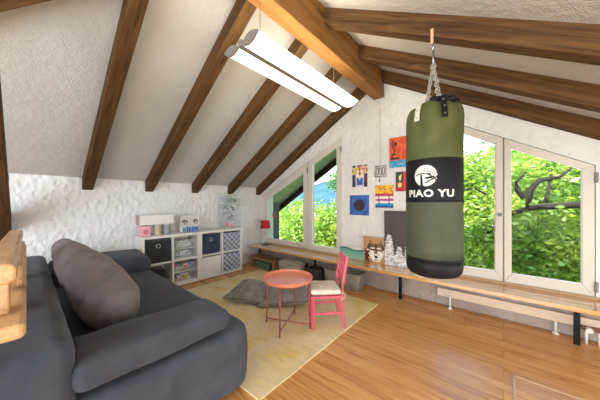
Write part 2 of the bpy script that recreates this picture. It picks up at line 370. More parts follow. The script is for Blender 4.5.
# ------------------------------------------------------------------ rug
def rugmesh():
    m = MB(); nx, ny = 70, 54; x0, x1, ya, yb = -3.40, -1.16, .95, 2.83
    vs = []; 
    for j in range(ny + 1):
        for i in range(nx + 1):
            x = x0 + (x1 - x0) * i / nx; y = ya + (yb - ya) * j / ny
            if i in (0, nx): x += .006 * noise.noise((0, y * 5, 1))
            if j in (0, ny): y += .008 * noise.noise((x * 4, 0, 2))
            y -= .035 * (i / nx) * (j / ny)
            vs.append((x, y, .011 + .003 * noise.noise((x * 6, y * 6, 0))))
    n = len(vs); vs += [(x, y, .001) for x, y, z in vs]
    r = nx + 1; fs = []
    for j in range(ny):
        for i in range(nx):
            a = j * r + i; fs.append((a, a + 1, a + r + 1, a + r))
    ed = [(i, i + 1) for i in range(nx)] + [(ny * r + i + 1, ny * r + i) for i in range(nx)] + [((j + 1) * r, j * r) for j in range(ny)] + [(j * r + nx, (j + 1) * r + nx) for j in range(ny)]
    for a, b in ed: fs.append((a, a + n, b + n, b))
    m.add(vs, fs); return m
N = NT('pile_rug')
a = N.n('TexNoise', Scale=1.5, Detail=6., Distortion=1.5); N.l(N.mp((1, 1, 1)), a.inputs['Vector'])
b = N.n('TexNoise', Scale=5., Detail=6., Distortion=2.5); N.l(N.mp((1, 2.2, 1)), b.inputs['Vector'])
f = N.n('TexNoise', Scale=140., Detail=3.); N.l(N.mp((1, 1, 1)), f.inputs['Vector'])
c1 = N.ramp(a.outputs[0], [(.38, srgb((236, 222, 186))), (.58, srgb((236, 212, 156))), (.76, srgb((230, 192, 96)))])
c2 = N.ramp(b.outputs[0], [(.36, (.86, .86, .86, 1)), (.52, (1, 1, 1, 1))])
mm = N.n('MixRGB', blend_type='MULTIPLY'); mm.inputs[0].default_value = .8; N.l(c1, mm.inputs[1]); N.l(c2, mm.inputs[2]); N.l(mm.outputs[0], N.b.inputs['Base Color'])
N.b.inputs['Roughness'].default_value = 1; N.b.inputs['Specular IOR Level'].default_value = .1; N.bump(f.outputs[0], .6, .006)
o = rugmesh().build('rug', N.m, smooth=False); tag(o, 'cream and yellow rug lying on the wooden floor', 'rug')

# ------------------------------------------------------------------ soft shapes
def softbox(x0, x1, y0, y1, z0, z1, r, n=10, amp=.004, fr=4, puff=(0, 0, 0)):
    """a box with rounded edges, gently bulged and rippled"""
    m = MB(); c = Vector(((x0 + x1) / 2, (y0 + y1) / 2, (z0 + z1) / 2)); h = Vector(((x1 - x0) / 2, (y1 - y0) / 2, (z1 - z0) / 2))
    idx = {}; vs = []; fs = []
    def pt(u, v, ax, sg):
        p = [0, 0, 0]; p[ax] = sg; p[(ax + 1) % 3] = u; p[(ax + 2) % 3] = v
        q = Vector((p[0] * h.x, p[1] * h.y, p[2] * h.z))
        inn = Vector((max(-h.x + r, min(h.x - r, q.x)), max(-h.y + r, min(h.y - r, q.y)), max(-h.z + r, min(h.z - r, q.z))))
        d = q - inn
        if d.length > 1e-6: q = inn + d.normalized() * r
        for a in range(3):
            b_, c_ = (a + 1) % 3, (a + 2) % 3
            if puff[a]: q[a] += (1 if q[a] > 0 else -1) * puff[a] * max(0, 1 - (q[b_] / h[b_]) ** 2) * max(0, 1 - (q[c_] / h[c_]) ** 2) * min(1, abs(q[a]) / h[a] * 1.2)
        nn = noise.noise_vector((q + c) * fr)
        q = q + nn * amp
        return tuple(round(t, 5) for t in (q + c))
    def param(n, hh):   # denser near the edges
        t = [-1 + 2 * i / n for i in range(n + 1)]
        e = r / hh
        ex = [-1, -1 + .3 * e, -1 + .65 * e, -1 + e] + [x for x in t if abs(x) < 1 - e * 1.15] + [1 - e, 1 - .65 * e, 1 - .3 * e, 1]
        return ex
    for ax in range(3):
        U = param(n, h[(ax + 1) % 3]); V = param(n, h[(ax + 2) % 3])
        for sg in (-1, 1):
            g = []
            for v in V:
                row = []
                for u in U:
                    k = (round(u, 6), round(v, 6), ax, sg); p = pt(u, v, ax, sg)
                    if p not in idx: idx[p] = len(vs); vs.append(p)
                    row.append(idx[p])
                g.append(row)
            for j in range(len(V) - 1):
                for i in range(len(U) - 1):
                    f_ = [g[j][i], g[j][i + 1], g[j + 1][i + 1], g[j + 1][i]]
                    f_ = list(dict.fromkeys(f_))
                    if len(f_) > 2: fs.append(tuple(f_))
    return m.add(vs, fs)
def pillow(lx, ly, lz, n=28, wr=.012, seed=0, fr=5, pinch=.10, sq=.42, rnd_=0):
    m = MB(); vs = []; fs = []
    def top(u, v):
        e = max(0, (1 - u * u)) ** sq * max(0, (1 - v * v)) ** sq
        k = 1 - pinch * (1 - abs(u)) * 0 
        x = u * lx / 2 * (1 - pinch * (1 - (v * v)) * 0 - pinch * max(0, 1 - abs(u)) * 0)
        x = u * lx / 2 * (1 - pinch * (1 - v * v) * abs(u) ** 3) * sqrt(1 - rnd_ * v * v)
        y = v * ly / 2 * (1 - pinch * (1 - u * u) * abs(v) ** 3) * sqrt(1 - rnd_ * u * u)
        # shrink the middle of each side so the corners stand out
        return x, y, e
    g = [[None] * (n + 1) for _ in range(n + 1)]; gb = [[None] * (n + 1) for _ in range(n + 1)]
    for j in range(n + 1):
        for i in range(n + 1):
            u = sin((-1 + 2 * i / n) * pi / 2); v = sin((-1 + 2 * j / n) * pi / 2)
            x, y, e = top(u, v); w1 = noise.noise((x * fr * 1.0 + seed, y * fr * 1.6, seed * 3.1)); w2 = noise.noise((x * fr * 3 + seed, y * fr * 4, 5))
            z = lz / 2 * e; wz = wr * (w1 + .5 * w2) * (.4 + e)
            vs.append((x, y, z + wz)); g[j][i] = len(vs) - 1
            if i in (0, n) or j in (0, n): gb[j][i] = g[j][i]
            else: vs.append((x, y, -z + wr * .5 * w1)); gb[j][i] = len(vs) - 1
    for j in range(n):
        for i in range(n):
            fs.append((g[j][i], g[j][i + 1], g[j + 1][i + 1], g[j + 1][i])); fs.append((gb[j][i], gb[j + 1][i], gb[j + 1][i + 1], gb[j][i + 1]))
    return m.add(vs, fs)

# ------------------------------------------------------------------ sofa
t = thing('sofa', 'large charcoal velvet sofa bed on the rug edge, its back to the railing', 'sofa', (-2.5, .4, 0))
ox, oy = 2.5, -.4
def sb(name, a, b, c, d, e, f, r, mat=M_sofa, **kw):
    m = softbox(a + ox, b + ox, c + oy, d + oy, e, f, r, **kw); return m.build(name, mat, t, smooth=True)
bs = MB()
def rr_(x0, x1, y0, y1, r, z, k=8):
    P = []
    for cx, cy, a0 in ((x1 - r, y1 - r, 0), (x0 + r, y1 - r, 90), (x0 + r, y0 + r, 180), (x1 - r, y0 + r, 270)):
        for j in range(k + 1): a = radians(a0 + 90 * j / k); P.append((cx + r * cos(a), cy + r * sin(a), z))
    return P
LV = [(.055, .02), (.07, .004), (.10, 0), (.25, -.006), (.36, -.002), (.40, .006), (.42, .02), (.43, .05)]
vs_ = []; 
for z_, ins in LV: vs_ += rr_(-3.63 + ox + ins, -1.28 + ox - ins, .05 + oy + ins, 1.01 + oy - ins, .13, z_)
n_ = 36; fs_ = [(i * n_ + k, i * n_ + (k + 1) % n_, (i + 1) * n_ + (k + 1) % n_, (i + 1) * n_ + k) for i in range(len(LV) - 1) for k in range(n_)] + [tuple(range(n_))[::-1], tuple((len(LV) - 1) * n_ + k for k in range(n_))]
bs.add(vs_, fs_).build('base', M_sofa, t, smooth=True)
sb('backrest', -3.70, -1.30, -.14, .135, .055, .705, .07, n=16, amp=.006)
sb('seat', -3.25, -1.62, .12, .97, .36, .452, .035, n=16, amp=.006, puff=(0, 0, .01))
m = softbox(-.175, .17, -.365, .36, -.06, .062, .045, n=14, amp=.014, fr=5, puff=(0, 0, .012))
m.build('arm_cushion', M_sofa, t, loc=(-1.462 + ox, .485 + oy, .52), rot=(0, radians(-2), 0), smooth=True)
m = softbox(-.27, .27, -.42, .42, -.095, .095, .07, n=12, amp=.008, fr=6, puff=(0, 0, .025))
m.build('arm_cushion', M_sofa, t, loc=(-3.42 + ox, .56 + oy, .53), rot=(0, radians(6), 0), smooth=True)
for x in (-3.5, -1.40):
    for y in (0, .88): MB().lathe([(.022, .014), (.03, .08)], 12).build('foot', M_black, t, loc=(x + ox, y + oy, 0))

def longpillow(path, rs, n=36, sub=5):
    P = []; Rr = []
    for i in range(len(path) - 1):
        for k in range(sub):
            f = k / sub; P.append(Vector(path[i]).lerp(Vector(path[i + 1]), f)); Rr.append(rs[i] + (rs[i + 1] - rs[i]) * (f * f * (3 - 2 * f)))
    P.append(Vector(path[-1])); Rr.append(rs[-1]); m = MB(); m.tube(P, Rr, n)
    for i, v in enumerate(m.v):
        q = Vector(v); c = P[min(i // n, len(P) - 1)]; d = q - c
        w1 = noise.noise((q.x * 9, q.y * 5, q.z * 7)) + .6 * noise.noise((q.x * 22, q.y * 9, q.z * 15))
        d *= 1 + .07 * w1; d.y *= .92; d.z *= 1.05; m.v[i] = tuple(c + d - Vector((-2.2, .33, .46)))
    return m
pth = [(-2.99, .19, .862), (-2.97, .193, .86), (-2.90, .21, .85), (-2.76, .23, .82), (-2.58, .265, .76), (-2.36, .32, .685), (-2.16, .35, .62), (-1.97, .37, .585), (-1.83, .38, .57), (-1.765, .385, .56), (-1.75, .385, .56)]
o = longpillow(pth, [.004, .05, .085, .11, .14, .175, .185, .175, .13, .065, .004]).build('pillow', M_pillow, None, loc=(-2.2, .33, .46), smooth=True, subsurf=1)
tag(o, 'long plump mauve-grey velvet pillow slumped against the sofa back', 'pillow')

# ------------------------------------------------------------------ tray table
M_coral = plain('coral_paint', (226, 138, 110), .4, var=.03)
M_tleg = plain('dusty_pink_metal', (166, 92, 82), .35, .3)
t = thing('tray_table', 'small round coral tray table with thin metal legs on the rug', 'table', (-1.645, 1.72, .0145))
prof = [(0.0, .468), (.228, .468), (.236, .472), (.244, .494), (.248, .494), (.250, .490), (.242, .462), (.234, .458), (0, .458)]
MB().lathe(prof, 56).build('tray', M_coral, t, smooth=True).modifiers.new('es', 'EDGE_SPLIT')
for ang in (25, 115, 205, 295):
    c, s = cos(radians(ang)), sin(radians(ang))
    MB().tube([(.232 * c, .232 * s, .0), (.222 * c, .222 * s, .46)], .0075, 8).build('leg', M_tleg, t, smooth=True)
for ang in (25, 115):
    c, s = cos(radians(ang)), sin(radians(ang)); z = .04 if ang == 25 else .052
    MB().tube([(.228 * c, .228 * s, z), (-.228 * c, -.228 * s, z)], .006, 8).build('cross_bar', M_tleg, t)
MB().tube([(.224 * cos(a / 24 * 2 * pi), .224 * sin(a / 24 * 2 * pi), .454) for a in range(25)], .006, 6, False).build('under_ring', M_tleg, t)

# ------------------------------------------------------------------ child's chair
M_pink = plain('coral_pink_paint', (218, 96, 112), .4, var=.05)
# local axes: +x = back of the chair, y = across
F1 = Vector((-1.41, 1.81)); R1 = Vector((-1.19, 2.03))
ax = (R1 - F1).normalized(); ang = math.atan2(ax.y, ax.x)
t = thing('chair', "coral pink child's chair with cream seat pad beside the tray table", 'chair', (-1.30 - .1, 1.92 + .1, .0145), ang)
hw = .128; hd = .145
for sy in (-1, 1):
    m = MB(); m.tube([(-hd, sy * hw, 0), (-hd + .004, sy * hw, .31)], [.018, .021], 4); m.build('front_leg', M_pink, t, bevel=.003)
    m = MB(); m.tube([(hd + .02, sy * hw, 0), (hd, sy * hw, .30), (hd + .012, sy * hw, .45), (hd + .055, sy * (hw - .005), .70)], [.016, .022, .02, .016], 6); m.build('back_post', M_pink, t, bevel=.002)
MB().box(-hd - .02, hd + .01, -hw - .025, hw + .025, .295, .322).build('seat', M_pink, t, bevel=.008)
for sy in (-1, 1): MB().box(-hd, hd + .01, sy * hw - .008, sy * hw + .008, .135, .158).build('stretcher', M_pink, t, bevel=.003)
MB().box(-hd - .008, -hd + .008, -hw, hw, .2, .222).build('stretcher', M_pink, t, bevel=.003)
Mr = Matrix.Translation((hd + .012, 0, .45)) @ Matrix.Rotation(radians(9.5), 4, 'Y')
m = MB(); m.box(-.009, .009, -hw, hw, .185, .255, Mr); m.build('top_rail', M_pink, t, bevel=.006)
m = MB(); m.box(-.008, .008, -hw, hw, .02, .055, Mr); m.build('lower_rail', M_pink, t, bevel=.004)
for y in (-.075, 0, .075): MB().box(-.005, .005, y - .02, y + .02, .05, .19, Mr).build('back_slat', M_pink, t, bevel=.002)
o = softbox(-.165, .135, -.15, .15, .332, .38, .022, n=8, amp=.005, fr=9, puff=(0, 0, .008)).build('seat_pad', M_seatpad, t, smooth=True)
for sy in (-1, 1): MB().tube([(.14, sy * .14, .35), (hd + .03, sy * (hw + .022), .345), (hd + .03, sy * (hw + .02), .31), (hd - .02, sy * (hw + .028), .28)], .004, 6).build('tie_ribbon', M_seatpad, o)

# ------------------------------------------------------------------ floor cushions
M_piping = fabric('dark_taupe_piping', (96, 90, 82), (112, 106, 98), .95)
def piping(o, lx, ly):
    P = [(lx / 2 * u * .995, ly / 2 * v * .995, 0) for u, v in ((-1, -1), (-.5, -.93), (0, -.9), (.5, -.93), (1, -1), (.93, -.5), (.9, 0), (.93, .5), (1, 1), (.5, .93), (0, .9), (-.5, .93), (-1, 1), (-.93, .5), (-.9, 0), (-.93, -.5), (-1, -1))]
    MB().tube(P, .009, 6, False).build('piping', M_piping, o, smooth=True)
o = pillow(.56, .56, .19, seed=11, wr=.03, n=34).build('floor_cushion', M_fcush, None, loc=(-2.47, 1.93, .095), rot=(radians(3), radians(3), radians(30)), smooth=True); piping(o, .56, .56)
tag(o, 'flat grey floor cushion lying left of the tray table', 'cushion', 'floor cushions on the rug')
o = pillow(.62, .5, .2, seed=17, wr=.03, n=34).build('floor_cushion', M_fcush, None, loc=(-2.07, 2.13, .135), rot=(radians(14), radians(-6), radians(38)), smooth=True); piping(o, .62, .5)
tag(o, 'grey floor cushion directly behind the tray table', 'cushion', 'floor cushions on the rug')

# ------------------------------------------------------------------ bench under the windows
t = thing('bench', 'long wooden bench board running under both windows on steel brackets', 'bench', (-1.1, 3.1, 0))
x0, x1 = -3.97 + 1.1, XR - .01 + 1.1
for ya, yb in ((2.96, 3.085), (3.099, 3.218), (3.232, 3.305)):
    MB().box(x0, x1, ya - 3.1, yb - 3.1, .345, .385).build('board', M_benchw, t, bevel=.004)
for x in (-3.83, -2.386, -1.01, .488, 1.6):
    m = MB(); X = x + 1.1; m.box(X - .02, X + .02, .05, .062, 0, .345); m.box(X - .02, X + .02, -.1, .2, .333, .345); m.build('bracket', M_black, t)
# painted board and pipes
o = MB().box(-.61, XR - .02, G - .05, G - .02, .125, .215).build('pipe_board', plain('cream_board_paint', (214, 192, 168), .5), bevel=.003); tag(o, 'narrow cream board fixed low on the wall under the bench', 'board')
o = thing('pipe', 'thin white pipe stub on the floor under the bench', 'pipe', (-.475, G - .07, 0))
MB().tube([(0, 0, 0), (0, 0, .16)], .011, 8).build('stub', M_pipe, o, smooth=True); MB().lathe([(.022, 0), (.022, .012), (.012, .02)], 12).build('collar', M_pipe, o)
o = thing('radiator_valve', 'brown and white radiator valve on pipes at the right end', 'valve', (.585, G - .085, 0))
for dx in (-.03, .045): MB().tube([(dx, 0, 0), (dx, 0, .14)], .011, 8).build('pipe', M_pipe, o, smooth=True)
MB().box(-.06, .08, -.02, .02, .125, .155).build('valve_body', plain('brass_brown', (122, 78, 56), .4, .5), o, bevel=.006)
MB().tube([(-.02, -.02, .14), (-.02, -.06, .14)], .022, 10).build('valve_knob', M_pipe, o)
o = thing('wall_pipe', 'short vertical pipe on the wall left of the right bench bracket', 'pipe', (.375, G - .03, 0))
MB().tube([(0, 0, 0), (0, 0, .125)], .013, 8).build('tube', M_pipe, o, smooth=True); MB().lathe([(.025, 0), (.025, .012), (.014, .02)], 12).build('collar', M_pipe, o)

# ------------------------------------------------------------------ things under the bench
t = thing('stool', 'low grey-brown wooden stool under the left end of the bench', 'stool', (-3.36, 2.98, 0))
MB().box(-.42, .30, -.13, .15, .165, .2).build('stool_top', M_stool, t, bevel=.008)
for x in (-.36, .24): MB().box(x - .02, x + .02, -.11, .13, 0, .165).build('stool_leg', M_stool, t, bevel=.004)
M_greenb = plain('green_plastic', (84, 108, 84), .6, var=.4, scale=40)
o = box('storage_box', M_greenb, (-.2, .18, -.1, .1, .001, .13), None, .01, loc=(-3.42, 2.99, 0)); tag(o, 'green box tucked beneath the low stool', 'box')
def basket(name, lx, ly, h, loc, mat, label, cat='basket', lid=False):
    t = thing(name, label, cat, loc, group='baskets under the bench')
    m = MB(); n = 40; wall = []
    def loop(sx, sy, z):
        r = .05; P = []
        for k in range(n):
            a = 2 * pi * k / n; c, s = cos(a), sin(a); e = 5
            q = (abs(c) ** e + abs(s) ** e) ** (-1 / e); P.append((sx * c * q, sy * s * q, z))
        return P
    L = [loop(lx / 2 * .92, ly / 2 * .92, 0), loop(lx / 2 * .97, ly / 2 * .97, h * .5), loop(lx / 2, ly / 2, h), loop(lx / 2 - .015, ly / 2 - .015, h), loop(lx / 2 - .03, ly / 2 - .03, .03)]
    vs = [p for l in L for p in l]; fs = [(i * n + k, i * n + (k + 1) % n, (i + 1) * n + (k + 1) % n, (i + 1) * n + k) for i in range(4) for k in range(n)]
    fs += [tuple(range(n))[::-1], tuple(4 * n + k for k in range(n))]
    m.add(vs, fs).build('basket_body', mat, t, smooth=True)
    MB().tube(loop(lx / 2 - .006, ly / 2 - .006, h) + [loop(lx / 2 - .006, ly / 2 - .006, h)[0]], .011, 6, False).build('rim', mat, t, smooth=True)
    return t
basket('basket', .50, .24, .2, (-2.80, 3.02, 0), M_wick2, 'pale basket under the bench, between the stool and the tray table')
o = softbox(-.21, .21, -.1, .1, .135, .235, .04, amp=.02, fr=14).build('folded_blanket', M_wick2, None, loc=(-2.80, 3.02, 0), smooth=True); tag(o, 'fluffy cream blanket stuffed in the pale basket', 'blanket')
basket('basket', .62, .26, .225, (-1.82, 3.12, 0), M_wick1, 'grey-beige wicker basket under the bench behind the pink chair')
o = box('dark_case', plain('dark_grey_case', (52, 46, 42), .6), (-.13, .13, -.1, .1, 0, .2), None, .01, loc=(-2.3, 3.03, 0)); o.name = 'storage_case'; tag(o, 'dark case under the bench between the two baskets', 'box')

# ------------------------------------------------------------------ cube shelves on the left wall
SX = -3.66
def shelf(y0, label):
    t = thing('cube_shelf', label, 'shelf', (SX - .155, y0 + .40, 0), group='cube shelves on the plaster wall'); d = .165; e = .035; w_ = .012
    MB().box(-d, d, -.398, .398, .78 - e, .78).build('top_board', M_white, t, bevel=.0015)
    MB().box(-d, d, -.398, .398, .012, .012 + e).build('bottom_board', M_white, t, bevel=.0015)
    for s in (-1, 1): MB().box(-d, d, s * .398 - (e if s > 0 else 0), s * .398 + (e if s < 0 else 0), .012 + e, .78 - e).build('side_panel', M_white, t, bevel=.0015)
    MB().box(-d, d, -w_, w_, .047, .745).build('divider', M_white, t); 
    for s in (-1, 1): MB().box(-d, d - .001, min(s * .363, s * w_), max(s * .363, s * w_), .378, .398).build('shelf_board', M_white, t)
    MB().box(-d - .002, -d + .004, -.39, .39, .03, .775).build('back_panel', M_white, t)
    return t
YA, YBs = 1.0, 1.80
shelf(YA, 'white cube shelf nearer the sofa, with a black fabric box')
shelf(YBs, 'white cube shelf nearer the windows, with two patterned boxes')
def cell(y0, side, row):   # centre y and floor z of a cell
    return (y0 + .40 + side * .189, .398 if row else .047)
def fbox(y, z, mat, label, handle='ring', dx=0):
    t = thing('storage_box', label, 'box', (SX - .16 + dx, y, z + .001), group='fabric boxes in the cube shelves')
    MB().box(-.13, .14, -.166, .166, 0, .305 if z < .2 else .315).build('box_body', mat, t, bevel=.006)
    MB().box(.139, .142, -.166, .166, .27, .30).build('hem', mat, t, bevel=.001)
    if handle == 'ring':
        a = [(.145, .026 * cos(k / 16 * 2 * pi), .235 + .026 * sin(k / 16 * 2 * pi)) for k in range(17)]
        MB().tube(a, .006, 6, False).build('ring_handle', M_steel, t, smooth=True)
    return t
M_bfab = fabric('black_felt', (44, 42, 42), (56, 54, 54), .9)
M_nfab = fabric('navy_felt', (46, 54, 72), (60, 70, 90), .8)
M_wfab = fabric('white_felt', (222, 220, 216), (230, 228, 224), .9)
N = NT('trellis_fabric'); vo = N.n('TexVoronoi', Scale=15., feature='DISTANCE_TO_EDGE'); vo.inputs['Randomness'].default_value = .0
N.l(N.mp((0, 1, 1), (radians(45), 0, 0)), vo.inputs['Vector'])
N.l(N.ramp(vo.outputs['Distance'], [(.05, srgb((214, 218, 224))), (.10, srgb((118, 128, 148)))]), N.b.inputs['Base Color']); N.b.inputs['Roughness'].default_value = .9; M_pat = N.m
y, z = cell(YA, -1, 1); fbox(y, z, M_bfab, 'black fabric storage box with round ring in the upper left cell')
y, z = cell(YBs, -1, 1); fbox(y, z, M_nfab, 'navy fabric storage box with ring above the white box', dx=-.02)
y, z = cell(YBs, 1, 1); fbox(y, z, M_pat, 'grey trellis patterned box in the upper right cell', None, .018)
y, z = cell(YBs, 1, 0); fbox(y, z, M_pat, 'grey trellis patterned box in the lower right cell', None, .018)
y, z = cell(YBs, -1, 0); fbox(y, z, M_wfab, 'white fabric storage box below the navy box', None, .018)
# dark toy bag in the low left cell, clear drawers in the others
y, z = cell(YA, -1, 0)
o = softbox(-.1, .1, -.13, .13, 0, .24, .05, amp=.02, fr=12).build('toy_bag', M_bfab, None, loc=(SX - .16, y, z + .01), smooth=True); tag(o, 'dark toy bag in the low cell beside the sofa', 'bag')
def drawers(y, z, label, colours, seed):
    rnd = random.Random(seed); t = thing('drawer_box', label, 'drawers', (SX - .15, y, z + .001), group='drawer units in the cube shelves')
    MB().box(-.12, .12, -.155, .155, 0, .008).build('base', M_white, t)
    MB().box(-.12, .12, -.155, .155, .145, .153).build('mid_plate', M_white, t)
    for s in (-1, 1): MB().box(-.12, .12, s * .15 - .004, s * .15 + .004, .008, .29).build('side', M_clear, t)
    for k, zz in enumerate((.012, .157)):
        d = MB().box(.112, .12, -.14, .14, zz, zz + .125).build('drawer_front', M_clear, t, bevel=.004)
        MB().box(.12, .13, -.03, .03, zz + .095, zz + .108).build('drawer_pull', M_white, d)
        m = MB(); cols = [plain('toy_%d' % q, c, .5) for q, c in enumerate(colours)] if seed == 1 else [plain('cloth_%d' % q, c, .8) for q, c in enumerate(colours)]
        for j in range(34):
            m.cur = rnd.randrange(len(cols)); a = rnd.uniform(-.11, .10); b = rnd.uniform(-.06, .075); c = zz + rnd.uniform(.004, .07)
            M = Matrix.Translation((b, a, c + .015)) @ Matrix.Rotation(rnd.uniform(0, 3), 4, 'Z')
            m.box(-.026, .026, -.026, .026, -.02, .02, M)
        for _ in range(1): m.cur = 0
        f = m.build('contents', cols, t, bevel=.003); f['kind'] = 'stuff'
    return t
y, z = cell(YA, 1, 1); drawers(y, z, 'clear drawer unit with white contents in the upper middle cell', [(225, 225, 228), (200, 205, 212), (236, 232, 228)], 2)
y, z = cell(YA, 1, 0); drawers(y, z, 'clear drawer unit full of colourful toys in the lower middle cell', [(60, 110, 190), (226, 90, 60), (236, 130, 150), (240, 200, 60), (90, 160, 90), (60, 50, 60), (240, 225, 230)], 1)

# things on top of the shelves
ZT = .781
M_pkw = plain('dusty_pink_card', (176, 150, 146), .8); M_lpink = plain('light_pink_paint', (236, 172, 184), .5); M_hot = plain('rose_paint', (206, 92, 122), .5)
t = thing('toy_house', 'small pink toy house with a round flower on its front', 'toy', (-3.81, 1.08, ZT))
MB().box(-.06, .06, -.055, .055, 0, .14).build('house_body', M_lpink, t, bevel=.006)
m = MB(); 
for k in range(6):
    a = k * pi / 3; m.tube([(.06, .022 * cos(a), .06 + .022 * sin(a)), (.066, .022 * cos(a), .06 + .022 * sin(a))], .012, 10)
m.build('flower_petals', M_hot, t); MB().tube([(.06, 0, .06), (.07, 0, .06)], .011, 10).build('flower_centre', M_lpink, t)
def jar(y, c, label, r=.047):
    t = thing('storage_tin', label, 'tin', (-3.81, y, ZT), group='tins on the cube shelf'); mt = plain('tin_%d' % c[0], c, .5)
    MB().lathe([(r, 0), (r, .138)], 24).build('tin_body', mt, t); MB().lathe([(r + .003, .138), (r + .003, .152), (r - .002, .153)], 24).build('lid', plain('tin_lid', (206, 198, 186), .5), t)
jar(1.245, (196, 180, 150), 'round beige tin beside the pink toy house'); jar(1.37, (150, 154, 164), 'round blue-grey tin right of the beige tin')
t = thing('display_box', 'long white box with pink-grey end resting on the tins', 'box', (-3.81, 1.20, ZT + .1545))
MB().box(-.08, .08, -.20, .235, 0, .135).build('box_body', M_white, t, bevel=.002)
MB().box(-.08, .08, -.203, -.2002, 0, .135).build('end_panel', M_pkw, t)
# white picture frame with blue letters and toy figures
t = thing('photo_display', 'white frame with small dark figures above blue letter blocks', 'ornament', (-3.83, 1.72, ZT))
m = MB(); ring(m, [(-.15, 0), (.15, 0), (.15, .26), (-.15, .26)], [(-.13, .02), (.13, .02), (.13, .24), (-.13, .24)], -.01, .01); o = m.build('frame', M_white, t, rot=(0, 0, pi / 2), bevel=.002)
MB().box(-.004, .0, -.13, .13, .02, .24).build('backing', plain('pale_print', (216, 212, 204), .6), t)
M_blue = plain('bright_blue_paint', (54, 126, 204), .45)
for k, (dy, hh, dz) in enumerate([(-.10, .07, 0), (-.055, .085, 0), (-.01, .075, .0), (.035, .085, 0), (.08, .07, 0), (.12, .075, 0)]):
    m = MB(); w2 = .016
    if k % 3 == 0: m.box(.03, .045, dy - w2, dy - w2 + .009, 0, hh); m.box(.03, .045, dy + w2 - .009, dy + w2, 0, hh); m.box(.031, .044, dy - w2, dy + w2, hh * .45, hh * .58)
    elif k % 3 == 1: m.box(.03, .045, dy - .006, dy + .006, 0, hh); m.box(.031, .044, dy - w2, dy + w2, hh - .011, hh)
    else: m.box(.03, .045, dy - w2, dy - w2 + .009, 0, hh); m.box(.031, .044, dy - w2, dy + w2, 0, .011); m.box(.031, .044, dy - w2, dy + w2, hh - .011, hh); m.box(.031, .044, dy - w2, dy + w2, hh * .45, hh * .58)
    m.build('letter_block', M_blue, t)
M_dk = plain('dark_figure_grey', (104, 100, 96), .6)
for dy, z_ in ((-.085, .15), (.085, .155)):
    m = MB(); m.tube([(.008, dy - .04, z_), (.012, dy - .015, z_ + .035), (.012, dy + .02, z_ + .03), (.008, dy + .045, z_ - .015)], [.006, .011, .012, .004], 8); m.tube([(.012, dy - .01, z_ + .02), (.01, dy - .005, z_ - .03)], .006, 6); m.build('figure', M_dk, t, smooth=True)
# drawer tower
t = thing('drawer_tower', 'tall clear plastic drawer tower filled with craft things', 'drawers', (-3.80, 2.435, ZT))
m = MB(); d = .11; hw_ = .155
for zz in (0, .15, .30, .45, .6): m.box(-d, d, -hw_, hw_, zz, zz + .006)
m.build('plates', M_white, t)
for s in (-1, 1): MB().box(-d, d, s * hw_ - .003, s * hw_ + .003, 0, .606).build('side', M_clear, t)
MB().box(-d, -d + .004, -hw_, hw_, 0, .606).build('back', M_clear, t)
tc = [[(240, 170, 178), (232, 150, 160), (244, 200, 204)], [(226, 222, 224), (90, 88, 96), (220, 180, 170)], [(240, 236, 236), (96, 96, 112), (120, 124, 150)], [(40, 150, 104), (52, 160, 116), (140, 140, 140)]]
for k in range(4):
    zz = .006 + k * .15; f = MB().box(d - .006, d, -.145, .145, zz + .004, zz + .125).build('drawer_front', M_clear, t, bevel=.004)
    MB().box(d, d + .012, -.03, .03, zz + .1, zz + .11).build('drawer_pull', M_white, f)
    m = MB(); rnd = random.Random(k + 40); cols = [plain('craft_%d_%d' % (k, q), c, .6) for q, c in enumerate(tc[k])]
    for j in range(14 if k else 24):
        m.cur = rnd.randrange(3); M = Matrix.Translation((rnd.uniform(-.07, .07), rnd.uniform(-.11, .11) if k < 3 else rnd.uniform(-.02, .09), zz + rnd.uniform(.03, .075))) @ Matrix.Rotation(rnd.uniform(0, 3), 4, 'X') @ Matrix.Rotation(rnd.uniform(0, 3), 4, 'Z')
        m.box(-.026, .026, -.018, .018, -.014, .014, M)
    q = m.build('contents', cols, t, bevel=.004); q['kind'] = 'stuff'

# ------------------------------------------------------------------ red lamp on the bench
t = thing('table_lamp', 'small table lamp with red shade and clear stem on the bench end', 'lamp', (-3.70, 3.20, .386))
MB().lathe([(.0, .0), (.085, .0), (.085, .012), (.02, .02)], 28).build('base', plain('dark_base', (60, 58, 60), .4), t, smooth=False)
MB().lathe([(.05, .018), (.06, .06), (.05, .16), (.03, .26), (.012, .30)], 24).build('stem', M_clear, t, smooth=True)
MB().lathe([(.105, .335), (.085, .49), (.082, .49), (.102, .335)], 32).build('lamp_shade', plain('red_fabric', (190, 28, 48), .8), t, smooth=True)
MB().tube([(0, 0, .3), (0, 0, .42)], .012, 8).build('bulb_holder', M_white, t)

# ------------------------------------------------------------------ pictures
PG = ['paintings hung and leaning on the gable wall']
def art(label, x0, x1, z0, z1, fn, n=44, tilt=0, name='painting', y=G - .001, th=.016, edge=(230, 224, 214), cat='painting'):
    w_, h_ = x1 - x0, z1 - z0; m = MB(); m.box(-w_ / 2, w_ / 2, -th, 0, 0, h_); cols = [tuple(edge)]
    ny = max(6, int(n * h_ / w_)); q0 = -th - .0012
    vid = {}
    for j in range(ny):
        for i in range(n):
            c = fn((i + .5) / n, (j + .5) / ny)
            if c is None: continue
            c = tuple(int(v) for v in c)
            if c not in cols: cols.append(c)
            m.cur = cols.index(c); a = -w_ / 2 + w_ * i / n; b = h_ * j / ny
            m.add([(a, q0, b), (a + w_ / n, q0, b), (a + w_ / n, q0, b + h_ / ny), (a, q0, b + h_ / ny)], [(0, 1, 2, 3)])
    ms = [plain('paint_%d_%d_%d' % c, c, .6, var=.05, scale=60) for c in cols]
    o = m.build(name, ms, None, loc=((x0 + x1) / 2, y, z0), rot=(-tilt, 0, 0)); return tag(o, label, cat, PG[0])
